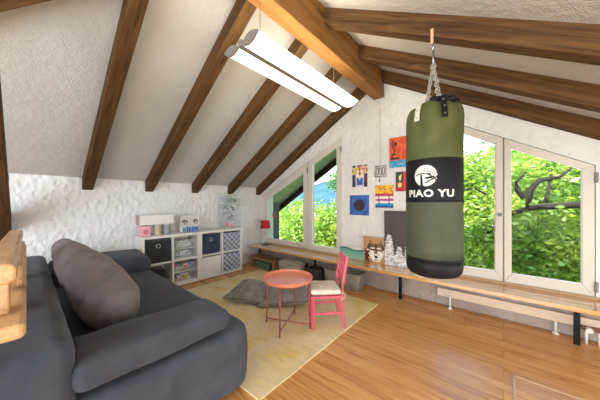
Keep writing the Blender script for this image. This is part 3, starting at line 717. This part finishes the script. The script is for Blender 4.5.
def nz(u, v, s=6, k=0): return noise.noise((u * s + k, v * s, k * 1.7))
def a_flowers(u, v):
    c = (44, 40, 74) if (nz(u, v, 5, 1) > -.1) else (92, 60, 84)
    if .22 < u < .78 and v < .5: c = (58, 96, 170) if .3 < u < .7 and .08 < v < .42 else (214, 200, 210)
    for cx, cy, col in ((.27, .74, (226, 184, 48)), (.73, .77, (236, 158, 120)), (.5, .62, (238, 214, 190))):
        d = sqrt((u - cx) ** 2 + (v - cy) ** 2) * (1 + .25 * cos(6 * math.atan2(v - cy, u - cx)))
        if d < .19: c = col if d > .07 else (150, 84, 30)
        elif d < .23: c = (238, 222, 196)
    if abs(u - .5) < .04 and .72 < v < .92: c = (170, 40, 40)
    return c
art('small painting of yellow flowers in a blue vase, upper left', -1.775, -1.528, 1.485, 1.815, a_flowers)
def a_circle(u, v):
    d = sqrt((u - .5) ** 2 + ((v - .5)) ** 2) + .02 * nz(u, v, 9)
    if d < .27: return (52, 44, 46)
    if d < .30: return (34, 60, 128)
    return (64, 106, 178) if nz(u, v * .5, 7, 3) > -.05 else (48, 88, 162)
art('square blue painting with a dark round disc', -1.82, -1.50, 1.055, 1.36, a_circle)
def a_stripes(u, v):
    k = v + .03 * nz(u, v, 7)
    if k > .62: c = (240, 190, 40) if nz(u, v, 12, 5) > -.12 else (206, 110, 36)
    elif k > .5: c = (196, 60, 76)
    elif k > .4: c = (238, 232, 220)
    elif k > .3: c = (190, 76, 110)
    elif k > .2: c = (232, 226, 224)
    elif k > .1: c = (40, 150, 190)
    else: c = (30, 76, 150)
    if .12 < k < .62 and (abs(u - .2) < .02 or abs(u - .78) < .02): c = (70, 50, 60)
    return c
art('striped painting with yellow band above red, white and blue', -1.405, -1.148, 1.175, 1.495, a_stripes)
def a_orange(u, v):
    if v < .24: return (60, 140, 180) if nz(u, v, 10, 2) > -.1 else (96, 168, 196)
    if .06 < u < .5 and .27 < v < .33: return (40, 30, 34)
    if abs(u - .2 - .06 * sin(v * 14)) < .035 and .3 < v < .92: return (48, 34, 34)
    if (u - .3) ** 2 + (v - .78) ** 2 < .006: return (48, 34, 34)
    if .12 < u < .34 and .42 < v < .47: return (48, 34, 34)
    return (226, 96, 40) if nz(u, v, 6, 4) > 0 else (210, 78, 36)
art('orange painting with a dark boat over blue water', -1.205, -.93, 1.725, 2.14, a_orange)
def a_man(u, v):
    if u > .62: c = (206, 58, 60)
    else: c = (52, 60, 58) if v > .45 else (168, 36, 48)
    if (u - .33) ** 2 * 1.5 + (v - .70) ** 2 < .012 or (abs(u - .33 - (v - .5) * .3) < .05 and .5 < v < .86) or ((u - .33) ** 2 + (v - .33) ** 2 < .022): c = (236, 208, 120)
    if abs(v - .5) < .03 and u < .55: c = (30, 26, 30)
    return c
art('small red and dark painting with a pale yellow figure, partly behind the bag', -1.118, -.95, 1.40, 1.665, a_man)
# wire ornament hanging on a thread
t = thing('wire_ornament', 'grey wire ornament hanging on a thread above the striped painting', 'ornament', (-1.335, G - .02, 1.56))
M_wire = plain('pewter', (128, 118, 106), .45, .4)
m = MB()
P = [(-.075, .06), (.085, .06), (.085, .21), (-.075, .21), (-.075, .06)]
m.tube([(a, 0, b) for a, b in P], .006, 6)
for cx in (-.04, .005, .05): m.tube([(cx + .02 * cos(a / 12 * 2 * pi), 0, .135 + .055 * sin(a / 12 * 2 * pi)) for a in range(13)], .005, 6)
m.build('wire_frame', M_wire, t, smooth=True)
m = MB(); m.tube([(-.01, 0, .06), (-.01, 0, .02)], .003, 5); m.lathe([(0, -.02), (.016, 0), (0, .022)], 8, (-.01, 0)); m.build('pendant', M_wire, t)
zc_ = zc(-1.335) - .33
MB().tube([(0, 0, .21), (.0, -.005, 1.13)], .0022, 5).build('thread', plain('beige_thread', (168, 150, 126), .8), t)
# leaning canvases on the bench
def a_lake(u, v):
    h = .86 + .06 * sin(u * 7) - .06 * u
    if v > h: return (226, 216, 198)
    if v > h - .10: return (28, 82, 92)
    k = v / h; lv = int(k * 7) / 7
    return (int(150 - 66 * lv), int(190 - 36 * lv), int(158 - 6 * lv))
art('canvas of teal hills over a green misty lake, leaning on the bench', -1.965, -1.585, .387, .575, a_lake, tilt=-radians(5), y=G - .018, cat='painting')
def a_husky(u, v):
    c = (190, 140, 96)
    x, y = (u - .60), (v - .45)
    for s in (-1, 1):                                   # pointed ears
        ex = abs(x - s * .25); t_ = (y - .16) / .32
        if 0 < t_ < 1 and ex < .12 * (1 - t_): c = (58, 46, 40) if ex > .05 * (1 - t_) else (176, 140, 108)
    w_ = .42 - .55 * max(0, -y - .02) ** 1.2 * 1.4 - .5 * max(0, y - .12)
    if -.42 < y < .30 and abs(x) < w_:
        c = (150, 104, 62) if nz(u, v, 16, 2) > -.1 else (96, 70, 50)      # brow and crown
        if abs(x) > w_ - .09: c = (226, 216, 204) if y < .05 else (60, 48, 42)
        if abs(x) < .035 and y > -.02: c = (70, 54, 44)
        if y < .02 and abs(x) < .30 and not (abs(x) < .07 and y > -.1): c = (236, 228, 216)
        for s in (-1, 1):
            if ((x - s * .15) / .11) ** 2 + ((y - .11) / .035) ** 2 < 1: c = (230, 218, 202)
            if abs(y - .045 - .25 * (abs(x) - .15)) < .032 and abs(abs(x) - .15) < .075: c = (34, 28, 28)
            if abs(abs(x) - .145) < .02 and abs(y - .045) < .016: c = (130, 160, 180)
        if abs(x) < .085 and -.22 < y < -.02 and abs(x) > .055: c = (150, 132, 116)
    if (x / .075) ** 2 + ((y + .23) / .05) ** 2 < 1: c = (26, 22, 24)
    if abs(x) < .012 and -.33 < y < -.25: c = (46, 38, 38)
    if abs(y + .33 + .5 * abs(x)) < .014 and abs(x) < .12: c = (46, 38, 38)
    if x < -.34 and y < .05 and u > .06 and nz(u, v, 9, 6) > -.25: c = (48, 40, 38)
    return c
art('canvas painting of a husky dog face on tan ground, leaning on the bench', -1.568, -1.262, .387, .755, a_husky, n=56, tilt=-radians(5), y=G - .02)
def a_trees(u, v):
    c = (72, 64, 62)
    for cx, h, wd in ((.18, .56, .26), (.56, .36, .22), (.90, .44, .24), (.36, .2, .26), (.74, .2, .24)):
        if v < h:
            k = 1 - v / h; ww = wd * (.25 + .75 * k ** .6) * (1 - .25 * (((v * 17) % 1)))
            if abs(u - cx) < ww: c = (224, 221, 216) if nz(u + .15 * sin(v * 40), v * 1.6, 15, cx * 9) > -.08 else (166, 162, 160)
    return c
art('tall dark canvas with white snowy trees, leaning beside the husky', -1.255, -.90, .387, 1.135, a_trees, n=50, tilt=-radians(2), y=G - .035 , edge=(60, 54, 52))
# star hanging in the left window
m = MB(); P = []
for k in range(16):
    a = k * pi / 8; r = .085 if k % 2 == 0 else .045; P.append((r * cos(a), r * sin(a)))
m.prism(P, -.004, .004)
o = m.build('window_star', plain('brown_star_wood', (142, 104, 66), .7, var=.2), None, loc=(-3.52, G - .03, .99)); tag(o, 'brown star ornament hanging in the left window', 'ornament')

# ------------------------------------------------------------------ hanging lamp
t = thing('pendant_lamp', 'long twin-tube ceiling lamp hanging on thin wires from the ridge', 'lamp', (-1.365, .95, 2.33))
N = NT('lamp_diffuser'); N.b.inputs['Base Color'].default_value = (.95, .93, .9, 1); N.b.inputs['Emission Color'].default_value = (1, .93, .80, 1); N.b.inputs['Emission Strength'].default_value = 1.5
M_diff = N.m; M_cap = plain('lamp_grey_cap', (120, 112, 104), .5)
LL = 1.38
def lens(cx, cz, hw_, hh, ang):
    P = []
    for k in range(24):
        a = 2 * pi * k / 24; c, s = cos(a), sin(a); x = hw_ * c; z = hh * s * (1 - .6 * abs(c) ** 2)
        P.append((cx + x * cos(ang) - z * sin(ang), cz + x * sin(ang) + z * cos(ang)))
    return P
for s in (-1, 1):
    P = lens(s * .106, -.0, .084, .032, s * radians(8))
    d = MB().prism(P, .012, LL - .012).build('diffuser', M_diff, t)
    P2 = lens(s * .106, 0, .088, .038, s * radians(8))
    for ya in (0, LL - .012): MB().prism(P2, ya, ya + .012).build('end_cap', M_cap, t)
MB().box(-.021, .021, .0, LL, -.014, .03).build('spine', M_cap, t, bevel=.004)
for yy in (.18, LL - .2):
    MB().tube([(0, yy, .03), (0.0, yy, ZB - 2.33)], .0028, 5).build('wire', M_steel, t)
for yy in (.25, .69, 1.13):
    l = light('lamp_tube_light', 'POINT', (0, yy, .08), (0, 0, 0), 4.2, (1, .86, .64), shadow_soft_size=.02); l.parent = t

# ------------------------------------------------------------------ punching bag
BX, BY, R = -.372, 1.86, .178
zt = 1.915; zb_ = .752
t = thing('punching_bag', 'green and black punching bag with white lettering, hung by chains from a rafter', 'punching bag', (BX, BY, zb_)); t.scale = (.98, .98, 1)
face = math.atan2(-BY, -BX)      # direction to the camera
def foldf(th, z):
    k = max(0, min(1, (z - (1.62 - zb_)) / .30))
    k2 = max(0, (z - (1.55 - zb_)) / .4)
    f = 1 + .012 * noise.noise((cos(th) * 2, sin(th) * 2, z * 6)) + k ** 1.3 * (.08 * cos(4 * (th - face) + .9) + .05 * cos(9 * th)) 
    return f
def lat(name, prof, mat, n=72, par=t, **kw): return MB().lathe(prof, n, (0, 0), foldf).build(name, mat, par, smooth=True, **kw)
def zz(v): return H - (v - 202.3) * 1.478 / 235.87 - zb_
z1, z2, z3 = zz(262.5), zz(201), zz(158)
pr = [(0, .0), (.13, .002), (.155, .012), (.172, .035), (.178, .07), (.1785, z1)]
lat('bottom_band', pr, M_bagblack)
lat('lower_panel', [(.1765, z1 - .01), (.1795, z1 + .02)] + [(.179 + .002 * sin(k), z1 + .02 + (z2 - z1 - .03) * k / 6) for k in range(7)] + [(.177, z2 + .01)], M_grgreen)
lat('seam_trim', [(.1798, z1 - .006), (.1812, z1 - .002), (.1812, z1 + .006), (.1798, z1 + .01)], M_bagblack)
lat('logo_band', [(.178, z2 - .005), (.1795, z2), (.1795, (z2 + z3) / 2), (.1795, z3), (.178, z3 + .005)], M_bagblack)
ztl = zt - zb_
lat('top_panel', [(.178, z3 - .003), (.179, z3 + .02), (.1785, z3 + .10), (.177, z3 + .16), (.174, z3 + .22), (.172, ztl - .10), (.163, ztl - .05), (.148, ztl - .015), (.132, ztl), (.125, ztl - .01), (.12, ztl - .06), (0, ztl - .07)], M_olive)
lat('band_trim', [(.1798, z3 - .006), (.1812, z3 - .002), (.1812, z3 + .004), (.1798, z3 + .008)], M_bagblack)
lat('band_trim', [(.1798, z2 - .008), (.1812, z2 - .004), (.1812, z2 + .002), (.1798, z2 + .006)], M_bagblack)
# black rim flap, straps with rivets, chains
m = MB(); vs = []; n = 36
for k in range(n + 1):
    a = face - .15 + (k / n) * 2.2; wv = .008 * sin(k * .8)
    for (r, z) in ((.138 + wv, ztl - .012), (.15 + wv, ztl + .012), (.146 + wv, ztl + .022), (.128 + wv, ztl + .006)):
        vs.append((r * cos(a), r * sin(a), z))
fs = [(k * 4 + j, k * 4 + (j + 1) % 4, (k + 1) * 4 + (j + 1) % 4, (k + 1) * 4 + j) for k in range(n) for j in range(4)] + [(0, 1, 2, 3), (n * 4, n * 4 + 3, n * 4 + 2, n * 4 + 1)]
m.add(vs, fs).build('rim_flap', M_bagblack, t, smooth=True)
apex = (0, .0, 2.215 - zb_)
for q, da in enumerate((-.53, .35, 2.4, 3.7)):
    a = face + da; c, s = cos(a), sin(a)
    m = MB(); pts = []
    for k in range(7):
        z = ztl + .015 - k * .024; r = [.14, .152, .164, .172, .177, .180, .183][k] * (1 if z < 1 else 1)
        r *= max(1.0, foldf(a, z)) ; r += .004
        pts.append((r, z))
    vs = []
    for r, z in pts:
        for e in (-.017, .017):
            vs.append((r * c - e * s, r * s + e * c, z)); 
        for e in (.017, -.017): vs.append(((r + .004) * c - e * s, (r + .004) * s + e * c, z))
    fs = [(k * 4 + j, k * 4 + (j + 1) % 4, (k + 1) * 4 + (j + 1) % 4, (k + 1) * 4 + j) for k in range(6) for j in range(4)] + [(0, 1, 2, 3), (24, 27, 26, 25)]
    st = m.add(vs, fs).build('strap', M_bagblack if q else plain('pale_strap', (206, 196, 176), .7), t)
    for k in (1, 3, 5):
        r, z = pts[k]; MB().tube([((r + .003) * c, (r + .003) * s, z), ((r + .010) * c, (r + .010) * s, z)], .005, 8).build('rivet', M_steel, st)
    # chain
    A = Vector((.088 * c, .088 * s, ztl + .0)); B = Vector(apex); L = (B - A).length; nl = int(L / .026); m = MB()
    d = (B - A).normalized(); s1 = d.cross(Vector((0, 0, 1))).normalized(); s2 = d.cross(s1)
    for k in range(nl):
        cc = A + d * (k + .5) * L / nl; side_ = s1 if k % 2 else s2
        m.tube([cc + d * (.019 * cos(x / 8 * 2 * pi)) + side_ * (.010 * sin(x / 8 * 2 * pi)) for x in range(9)], .0034, 5, False)
    m.build('chain', plain('chain_metal', (196, 188, 174), .4, .5), t, smooth=True)
m = MB(); m.tube([(.018 * cos(k / 10 * 2 * pi), 0, 2.205 - zb_ + .018 * sin(k / 10 * 2 * pi)) for k in range(11)], .004, 6, False)
m.tube([(0, 0, 2.215 - zb_), (0, 0, 2.315 - zb_)], [.006, .006], 8)
m.tube([(0, .016 * cos(k / 10 * 2 * pi), 2.335 - zb_ + .024 * sin(k / 10 * 2 * pi)) for k in range(11)], .0045, 6, False); m.build('swivel_hook', M_steel, t, smooth=True)
hy = Y0 + 2 * SP - BY
m = MB(); m.box(-.009, .009, hy - .012, hy - .002, 2.345 - zb_, 2.445 - zb_); m.build('hanger_plate', plain('pale_peg', (206, 176, 136), .6), t, bevel=.002)
MB().tube([(0, hy - .012, 2.36 - zb_), (0, -.0, 2.352 - zb_)], .005, 6).build('hanger_pin', M_steel, t)
# logo, rastered on the cylinder
M_let = plain('white_print', (214, 210, 202), .6)
def on_cyl(u, z, rr=R + .0034):   # u: arc length to the right as seen from the camera
    a = face + u / R; return (rr * cos(a), rr * sin(a), z)
LC = (-.047, zz(174.8)); LR = .069
def logo(x, y):
    r = sqrt(x * x + y * y)
    if r > 1: return False
    c1 = sqrt((x + .25) ** 2 + (y + 1.15) ** 2)          # swoosh arcs sweeping over the top
    if 1.30 < c1 < 1.40 and x > -.85: return False
    if 1.60 < c1 < 1.66 and x > -.4: return False
    if 1.82 < c1 < 1.86 and x > -.1: return False
    if -.42 < x < -.26 - .1 * y and y < .10: return False    # dark stem of the letter
    if -.26 <= x < -.02 and y < -.92: return False
    if ((x - .18) / .62) ** 2 + ((y + .05) / .26) ** 2 < 1 and x > .02 and not (((x - .10) / .5) ** 2 + ((y + .0) / .10) ** 2 < 1): return y > -.05 and x > .55
    if abs(y + .62 - .55 * (x - .1)) < .07 and x > -.05: return False
    return True
m = MB(); n = 56
for j in range(n):
    for i in range(n):
        x = -1 + 2 * (i + .5) / n; y = -1 + 2 * (j + .5) / n
        if logo(x, y):
            a, b = LC[0] + (x - 1 / n) * LR, LC[0] + (x + 1 / n) * LR; c, d = LC[1] + (y - 1 / n) * LR, LC[1] + (y + 1 / n) * LR
            m.add([on_cyl(a, c), on_cyl(b, c), on_cyl(b, d), on_cyl(a, d)], [(0, 1, 2, 3)])
lb = m.build('logo_print', M_let, t)
cu = bpy.data.curves.new('lettering', 'FONT'); cu.body = 'PIAO YU'; cu.size = .074; cu.align_x = 'CENTER'; cu.offset = .003; cu.extrude = 0; cu.resolution_u = 3; cu.space_character = 1.12; cu.space_word = .9
to = bpy.data.objects.new('tmp_text', cu); COL.objects.link(to)
bpy.context.view_layer.update()
me = bpy.data.meshes.new_from_object(to.evaluated_get(bpy.context.evaluated_depsgraph_get())); bpy.data.objects.remove(to)
bm = bmesh.new(); bm.from_mesh(me); bmesh.ops.triangulate(bm, faces=bm.faces)
xs = [v.co.x for v in bm.verts]; x0_, x1_ = min(xs), max(xs); wd_ = x1_ - x0_
bmesh.ops.subdivide_edges(bm, edges=[e for e in bm.edges if e.calc_length() > .015], cuts=2)
for v in bm.verts:
    u = (v.co.x - (x0_ + x1_) / 2) * (.29 / wd_) - .022; v.co = Vector(on_cyl(u, zz(196.3) + v.co.y * .84, R + .0036))
bm.to_mesh(me); bm.free(); me.materials.append(M_let)
o = bpy.data.objects.new('lettering', me); COL.objects.link(o); o.parent = t; o['label'] = 'white lettering PIAO YU'

# ------------------------------------------------------------------ outside
GZ = -3.0
M_grass = plain('lawn', (84, 120, 48), 1, var=.3, scale=3)
o = MB().box(-170, 150, G + .8, 100, GZ - .3, GZ).build('ground', M_grass); o['kind'] = 'structure'
# roof overhang
M_soffit = plain('grey_green_soffit_boards', (176, 178, 164), .8, var=.2, scale=5)
YO = G + 1.28
for nm, P in (('roof_overhang', [(-W - .9, zc(-W - .9) + .02), (RX, ZR + .02), (RX, ZR + .2), (-W - .9, zc(-W - .9) + .2)]), ('roof_overhang_right', [(RX, ZR + .02), (XR + .9, zc(XR + .9) + .02), (XR + .9, zc(XR + .9) + .2), (RX, ZR + .2)])):
    struct(MB().prism(P, G + .25, YO).build(nm, M_soffit))
struct(MB().prism([(-W - .9, zc(-W - .9) - .14), (RX, ZR - .14), (RX, ZR + .0), (-W - .9, zc(-W - .9) + .0)], YO - .07, YO).build('trim_3', M_darkwood))
struct(MB().prism([(RX, ZR - .14), (XR + .9, zc(XR + .9) - .14), (XR + .9, zc(XR + .9)), (RX, ZR)], YO - .07, YO).build('trim_4', M_darkwood))
o = MB().box(-.55, .16, -.1, .1, 0, 1.25 - GZ).build('overhang_post', plain('grey_post_paint', (84, 84, 88), .8), None, loc=(-4.42, G + .72, GZ)); tag(o, 'broad dark grey post outside the left window under the overhang', 'post')
# hill
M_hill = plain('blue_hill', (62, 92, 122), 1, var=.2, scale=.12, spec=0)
m = MB(); vs = []; fs = []; nx_ = 60
for i in range(nx_ + 1):
    x = -150 + 300 * i / nx_; h = 12 + 7 * noise.noise((x * .02, 3, 0)) + 2.4 * noise.noise((x * .09, 1, 0)) + max(0, (-x - 10)) * .06
    vs += [(x, 95, GZ), (x, 125, h * .6), (x, 150, h), (x, 175, GZ)]
for i in range(nx_):
    for k in range(3): a = i * 4 + k; fs.append((a, a + 4, a + 5, a + 1))
o = m.add(vs, fs).build('hills', M_hill, smooth=True); struct(o)

def leafmat(name, c, c2):
    N = NT(name); N.t.nodes.remove(N.b)
    oi = N.n('TexNoise', Scale=1.8, Detail=4.); N.l(N.mp((1, 1, 1)), oi.inputs['Vector'])
    f2 = N.n('TexNoise', Scale=12., Detail=2.); N.l(N.mp((1, 1, 1)), f2.inputs['Vector'])
    ad = N.n('Math', operation='ADD'); ml = N.n('Math', operation='MULTIPLY'); ml.inputs[1].default_value = .5; N.l(f2.outputs[0], ml.inputs[0]); N.l(oi.outputs[0], ad.inputs[0]); N.l(ml.outputs[0], ad.inputs[1])
    col = N.ramp(ad.outputs[0], [(.6, srgb(c)), (.95, srgb(c2))])
    d = N.n('BsdfDiffuse'); tr = N.n('BsdfTranslucent'); gl = N.n('BsdfGlossy'); gl.inputs['Roughness'].default_value = .35
    N.l(col, d.inputs[0]); N.l(col, tr.inputs[0]); a = N.n('MixShader'); a.inputs[0].default_value = .38; N.l(d.outputs[0], a.inputs[1]); N.l(tr.outputs[0], a.inputs[2])
    b = N.n('MixShader'); b.inputs[0].default_value = .07; N.l(a.outputs[0], b.inputs[1]); N.l(gl.outputs[0], b.inputs[2]); N.l(b.outputs[0], N.t.nodes['Material Output'].inputs[0]); return N.m
M_leaf = leafmat('bright_leaves', (104, 150, 48), (200, 218, 96)); M_leaf2 = leafmat('mid_leaves', (60, 108, 34), (130, 172, 60))
M_bark = plain('bark', (40, 33, 28), .95, var=.3, scale=30, bump=.8)
def crown(blobs, nl, size, seed):
    rg = np.random.default_rng(seed); wts = np.array([b[3] * b[4] * b[5] for b in blobs]); wts = wts / wts.sum(); V = []
    idx = rg.choice(len(blobs), nl, p=wts); B = np.array(blobs)[idx]
    d = rg.normal(size=(nl, 3)); d /= np.linalg.norm(d, axis=1)[:, None]; r = (.55 + .45 * rg.random(nl) ** .5)[:, None]
    # leaves sit in clumps
    c = B[:, :3] + d * r * B[:, 3:6]
    cl = rg.normal(size=(nl // 9 + 1, 3)); k = rg.integers(0, nl // 9, nl)
    cc = c[k]; c = np.where(rg.random(nl)[:, None] < .75, cc + rg.normal(size=(nl, 3)) * .13, c)
    a = rg.normal(size=(nl, 3)); a[:, 2] *= .5; a /= np.linalg.norm(a, axis=1)[:, None]; b = np.cross(a, rg.normal(size=(nl, 3))); b /= np.linalg.norm(b, axis=1)[:, None]
    s = size * (.65 + .7 * rg.random(nl))[:, None]
    nrm_ = np.cross(a, b)
    P = np.stack([c - a * s, c + b * s * .5 + nrm_ * s * .12, c + a * s, c - b * s * .5 + nrm_ * s * .12], 1).reshape(-1, 3)
    me = bpy.data.meshes.new('leaves'); me.vertices.add(nl * 4); me.vertices.foreach_set('co', P.ravel()); me.loops.add(nl * 4); me.polygons.add(nl)
    me.loops.foreach_set('vertex_index', np.arange(nl * 4)); me.polygons.foreach_set('loop_start', np.arange(nl) * 4); me.polygons.foreach_set('loop_total', np.full(nl, 4)); me.update(calc_edges=True); return me
def tree(label, x, y, h, rad, nl, size, seed, mat, blobs=None, group=None, name='tree', branches=6):
    t = thing(name, label, 'tree' if name == 'tree' else 'bush', (x, y, GZ), 0, group or 'trees outside the windows'); rnd = random.Random(seed)
    if blobs is None:
        blobs = [(rnd.uniform(-.5, .5) * rad, rnd.uniform(-.5, .5) * rad, h - rad + rnd.uniform(-.7, .5) * rad, rad * rnd.uniform(.5, .8), rad * rnd.uniform(.5, .8), rad * rnd.uniform(.45, .7)) for _ in range(9)]
    me = crown(blobs, nl, size, seed); me.materials.append(mat); o = bpy.data.objects.new('crown', me); COL.objects.link(o); o.parent = t
    zt_ = max(.5, h - rad * 1.2); MB().tube([(0, 0, 0), (.05, .02, zt_ * .5), (-.03, .05, zt_)], [.13, .11, .08], 8).build('trunk', M_bark, t, smooth=True)
    for k in range(branches):
        b = blobs[k % len(blobs)]; st = Vector((0, 0, zt_ * rnd.uniform(.75, 1))); e = Vector(b[:3]) + Vector((rnd.uniform(-.4, .4), rnd.uniform(-.4, .2), rnd.uniform(0, .4))) * rad * .5
        md = (st + e) / 2 + Vector((rnd.uniform(-.15, .15), rnd.uniform(-.15, .15), rnd.uniform(-.1, .25))) * rad
        MB().tube([st, (st + md) / 2 + Vector((0, 0, .04)), md, (md + e) / 2, e], [.06, .05, .04, .03, .015], 7).build('branch', M_bark, t, smooth=True)
    return t
tree('broad leafy tree filling the right window, with bare dark boughs', .35, 8.0, 6.6, 2.5, 44000, .06, 3, M_leaf, blobs=[(-1.2, .6, 4.2, 1.6, 1.1, 1.3), (1.0, .7, 4.0, 1.6, 1.1, 1.3), (0, .9, 5.0, 1.7, 1.2, .9), (1.9, .5, 4.6, 1.3, 1, .9), (-1.7, .4, 4.9, 1.0, 1, .8), (0, .6, 2.6, 2.6, 1.1, 1.1), (.6, .2, 4.8, 1.0, .9, .7)], branches=3)
tree('leafy tree behind the bag, left of the right window', -2.0, 8.6, 6.0, 2.1, 22000, .07, 5, M_leaf)
tree('green tree at the far right behind the window boughs', 3.6, 10.5, 6.2, 2.4, 16000, .085, 9, M_leaf2)
tree('tall tree behind, in the middle of the right window', 1.2, 12.5, 6.7, 2.6, 18000, .10, 19, M_leaf2)
tree('bright bushy tree low outside the left casement', -7.6, 7.6, 4.35, 1.9, 20000, .07, 11, M_leaf, branches=3, blobs=[(-1.2, 0, 2.9, 1.5, 1.2, 1.3), (.5, .2, 3.0, 1.5, 1.2, 1.35), (1.9, .2, 2.9, 1.3, 1.1, 1.3), (0, .3, 1.5, 2.7, 1.2, 1.2)])
tree('bright bushy tree outside the narrow left window', -4.9, 7.0, 4.7, 1.9, 20000, .065, 13, M_leaf, branches=3, blobs=[(-1.0, 0, 2.8, 1.3, 1.1, 1.3), (.7, .2, 2.95, 1.4, 1.1, 1.35), (0, 0, 1.5, 2.0, 1.2, 1.2), (1.7, .6, 3.5, .6, .6, .7)])
tree('darker tree far off behind the bright bushes', -12.5, 14.0, 4.2, 2.6, 9000, .13, 15, M_leaf2)
tree('leafy tree top rising beside the post of the narrow window', -5.3, 11.0, 6.3, 1.5, 7000, .1, 21, M_leaf2)
# long bare boughs in front of the big tree, seen through the right window
def at(u, v, Y):
    y_ = -.7117; fw = Vector((sin(y_), cos(y_), 0)); rt = Vector((cos(y_), -sin(y_), 0)); r = fw + rt * (u - 300) / 235.87 + Vector((0, 0, -(v - 202.3) / 235.87)); r = r * (Y / r.y); return r + Vector((0, 0, H))
t = thing('tree', 'gnarled old tree whose dark boughs cross the right window', 'tree', (2.9, 6.2, GZ))
def bough(pts, rs):
    P = [at(*p) - t.location for p in pts]; MB().tube(P, rs, 7).build('bough', M_bark, t, smooth=True)
bough([(640, 215, 6.3), (585, 204, 6.2), (560, 206, 6.1), (535, 207, 6.2), (512, 213, 6.3), (485, 235, 6.4)], [.12, .065, .055, .052, .045, .02])
bough([(528, 208, 6.2), (530, 190, 6.2), (540, 180, 6.2), (560, 177, 6.3), (572, 168, 6.3)], [.04, .055, .045, .03, .014])
bough([(524, 199, 6.2), (517, 190, 6.2), (516, 182, 6.1), (526, 172, 6.0)], [.045, .04, .028, .014])
bough([(545, 203, 6.15), (549, 188, 6.2), (552, 168, 6.4)], [.032, .025, .012])
bough([(488, 196, 6.5), (475, 188, 6.4), (462, 190, 6.4)], [.02, .02, .015])
P = at(640, 215, 6.3) - t.location
MB().tube([(0, 0, 0), (P.x * .5, 0, P.z * .5), (P.x, P.y, P.z)], [.2, .16, .10], 9).build('trunk', M_bark, t, smooth=True)
bl = [tuple(at(u, v, Y) - t.location) + (s, s * .7, s) for u, v, Y, s in ((530, 235, 6.6, .7), (580, 240, 6.5, .75), (495, 215, 6.7, .6), (470, 250, 6.5, .6), (590, 180, 6.5, .45), (500, 165, 6.6, .5), (560, 268, 6.3, .6))]
me = crown(bl, 9000, .055, 31); me.materials.append(M_leaf); o = bpy.data.objects.new('crown', me); COL.objects.link(o); o.parent = t
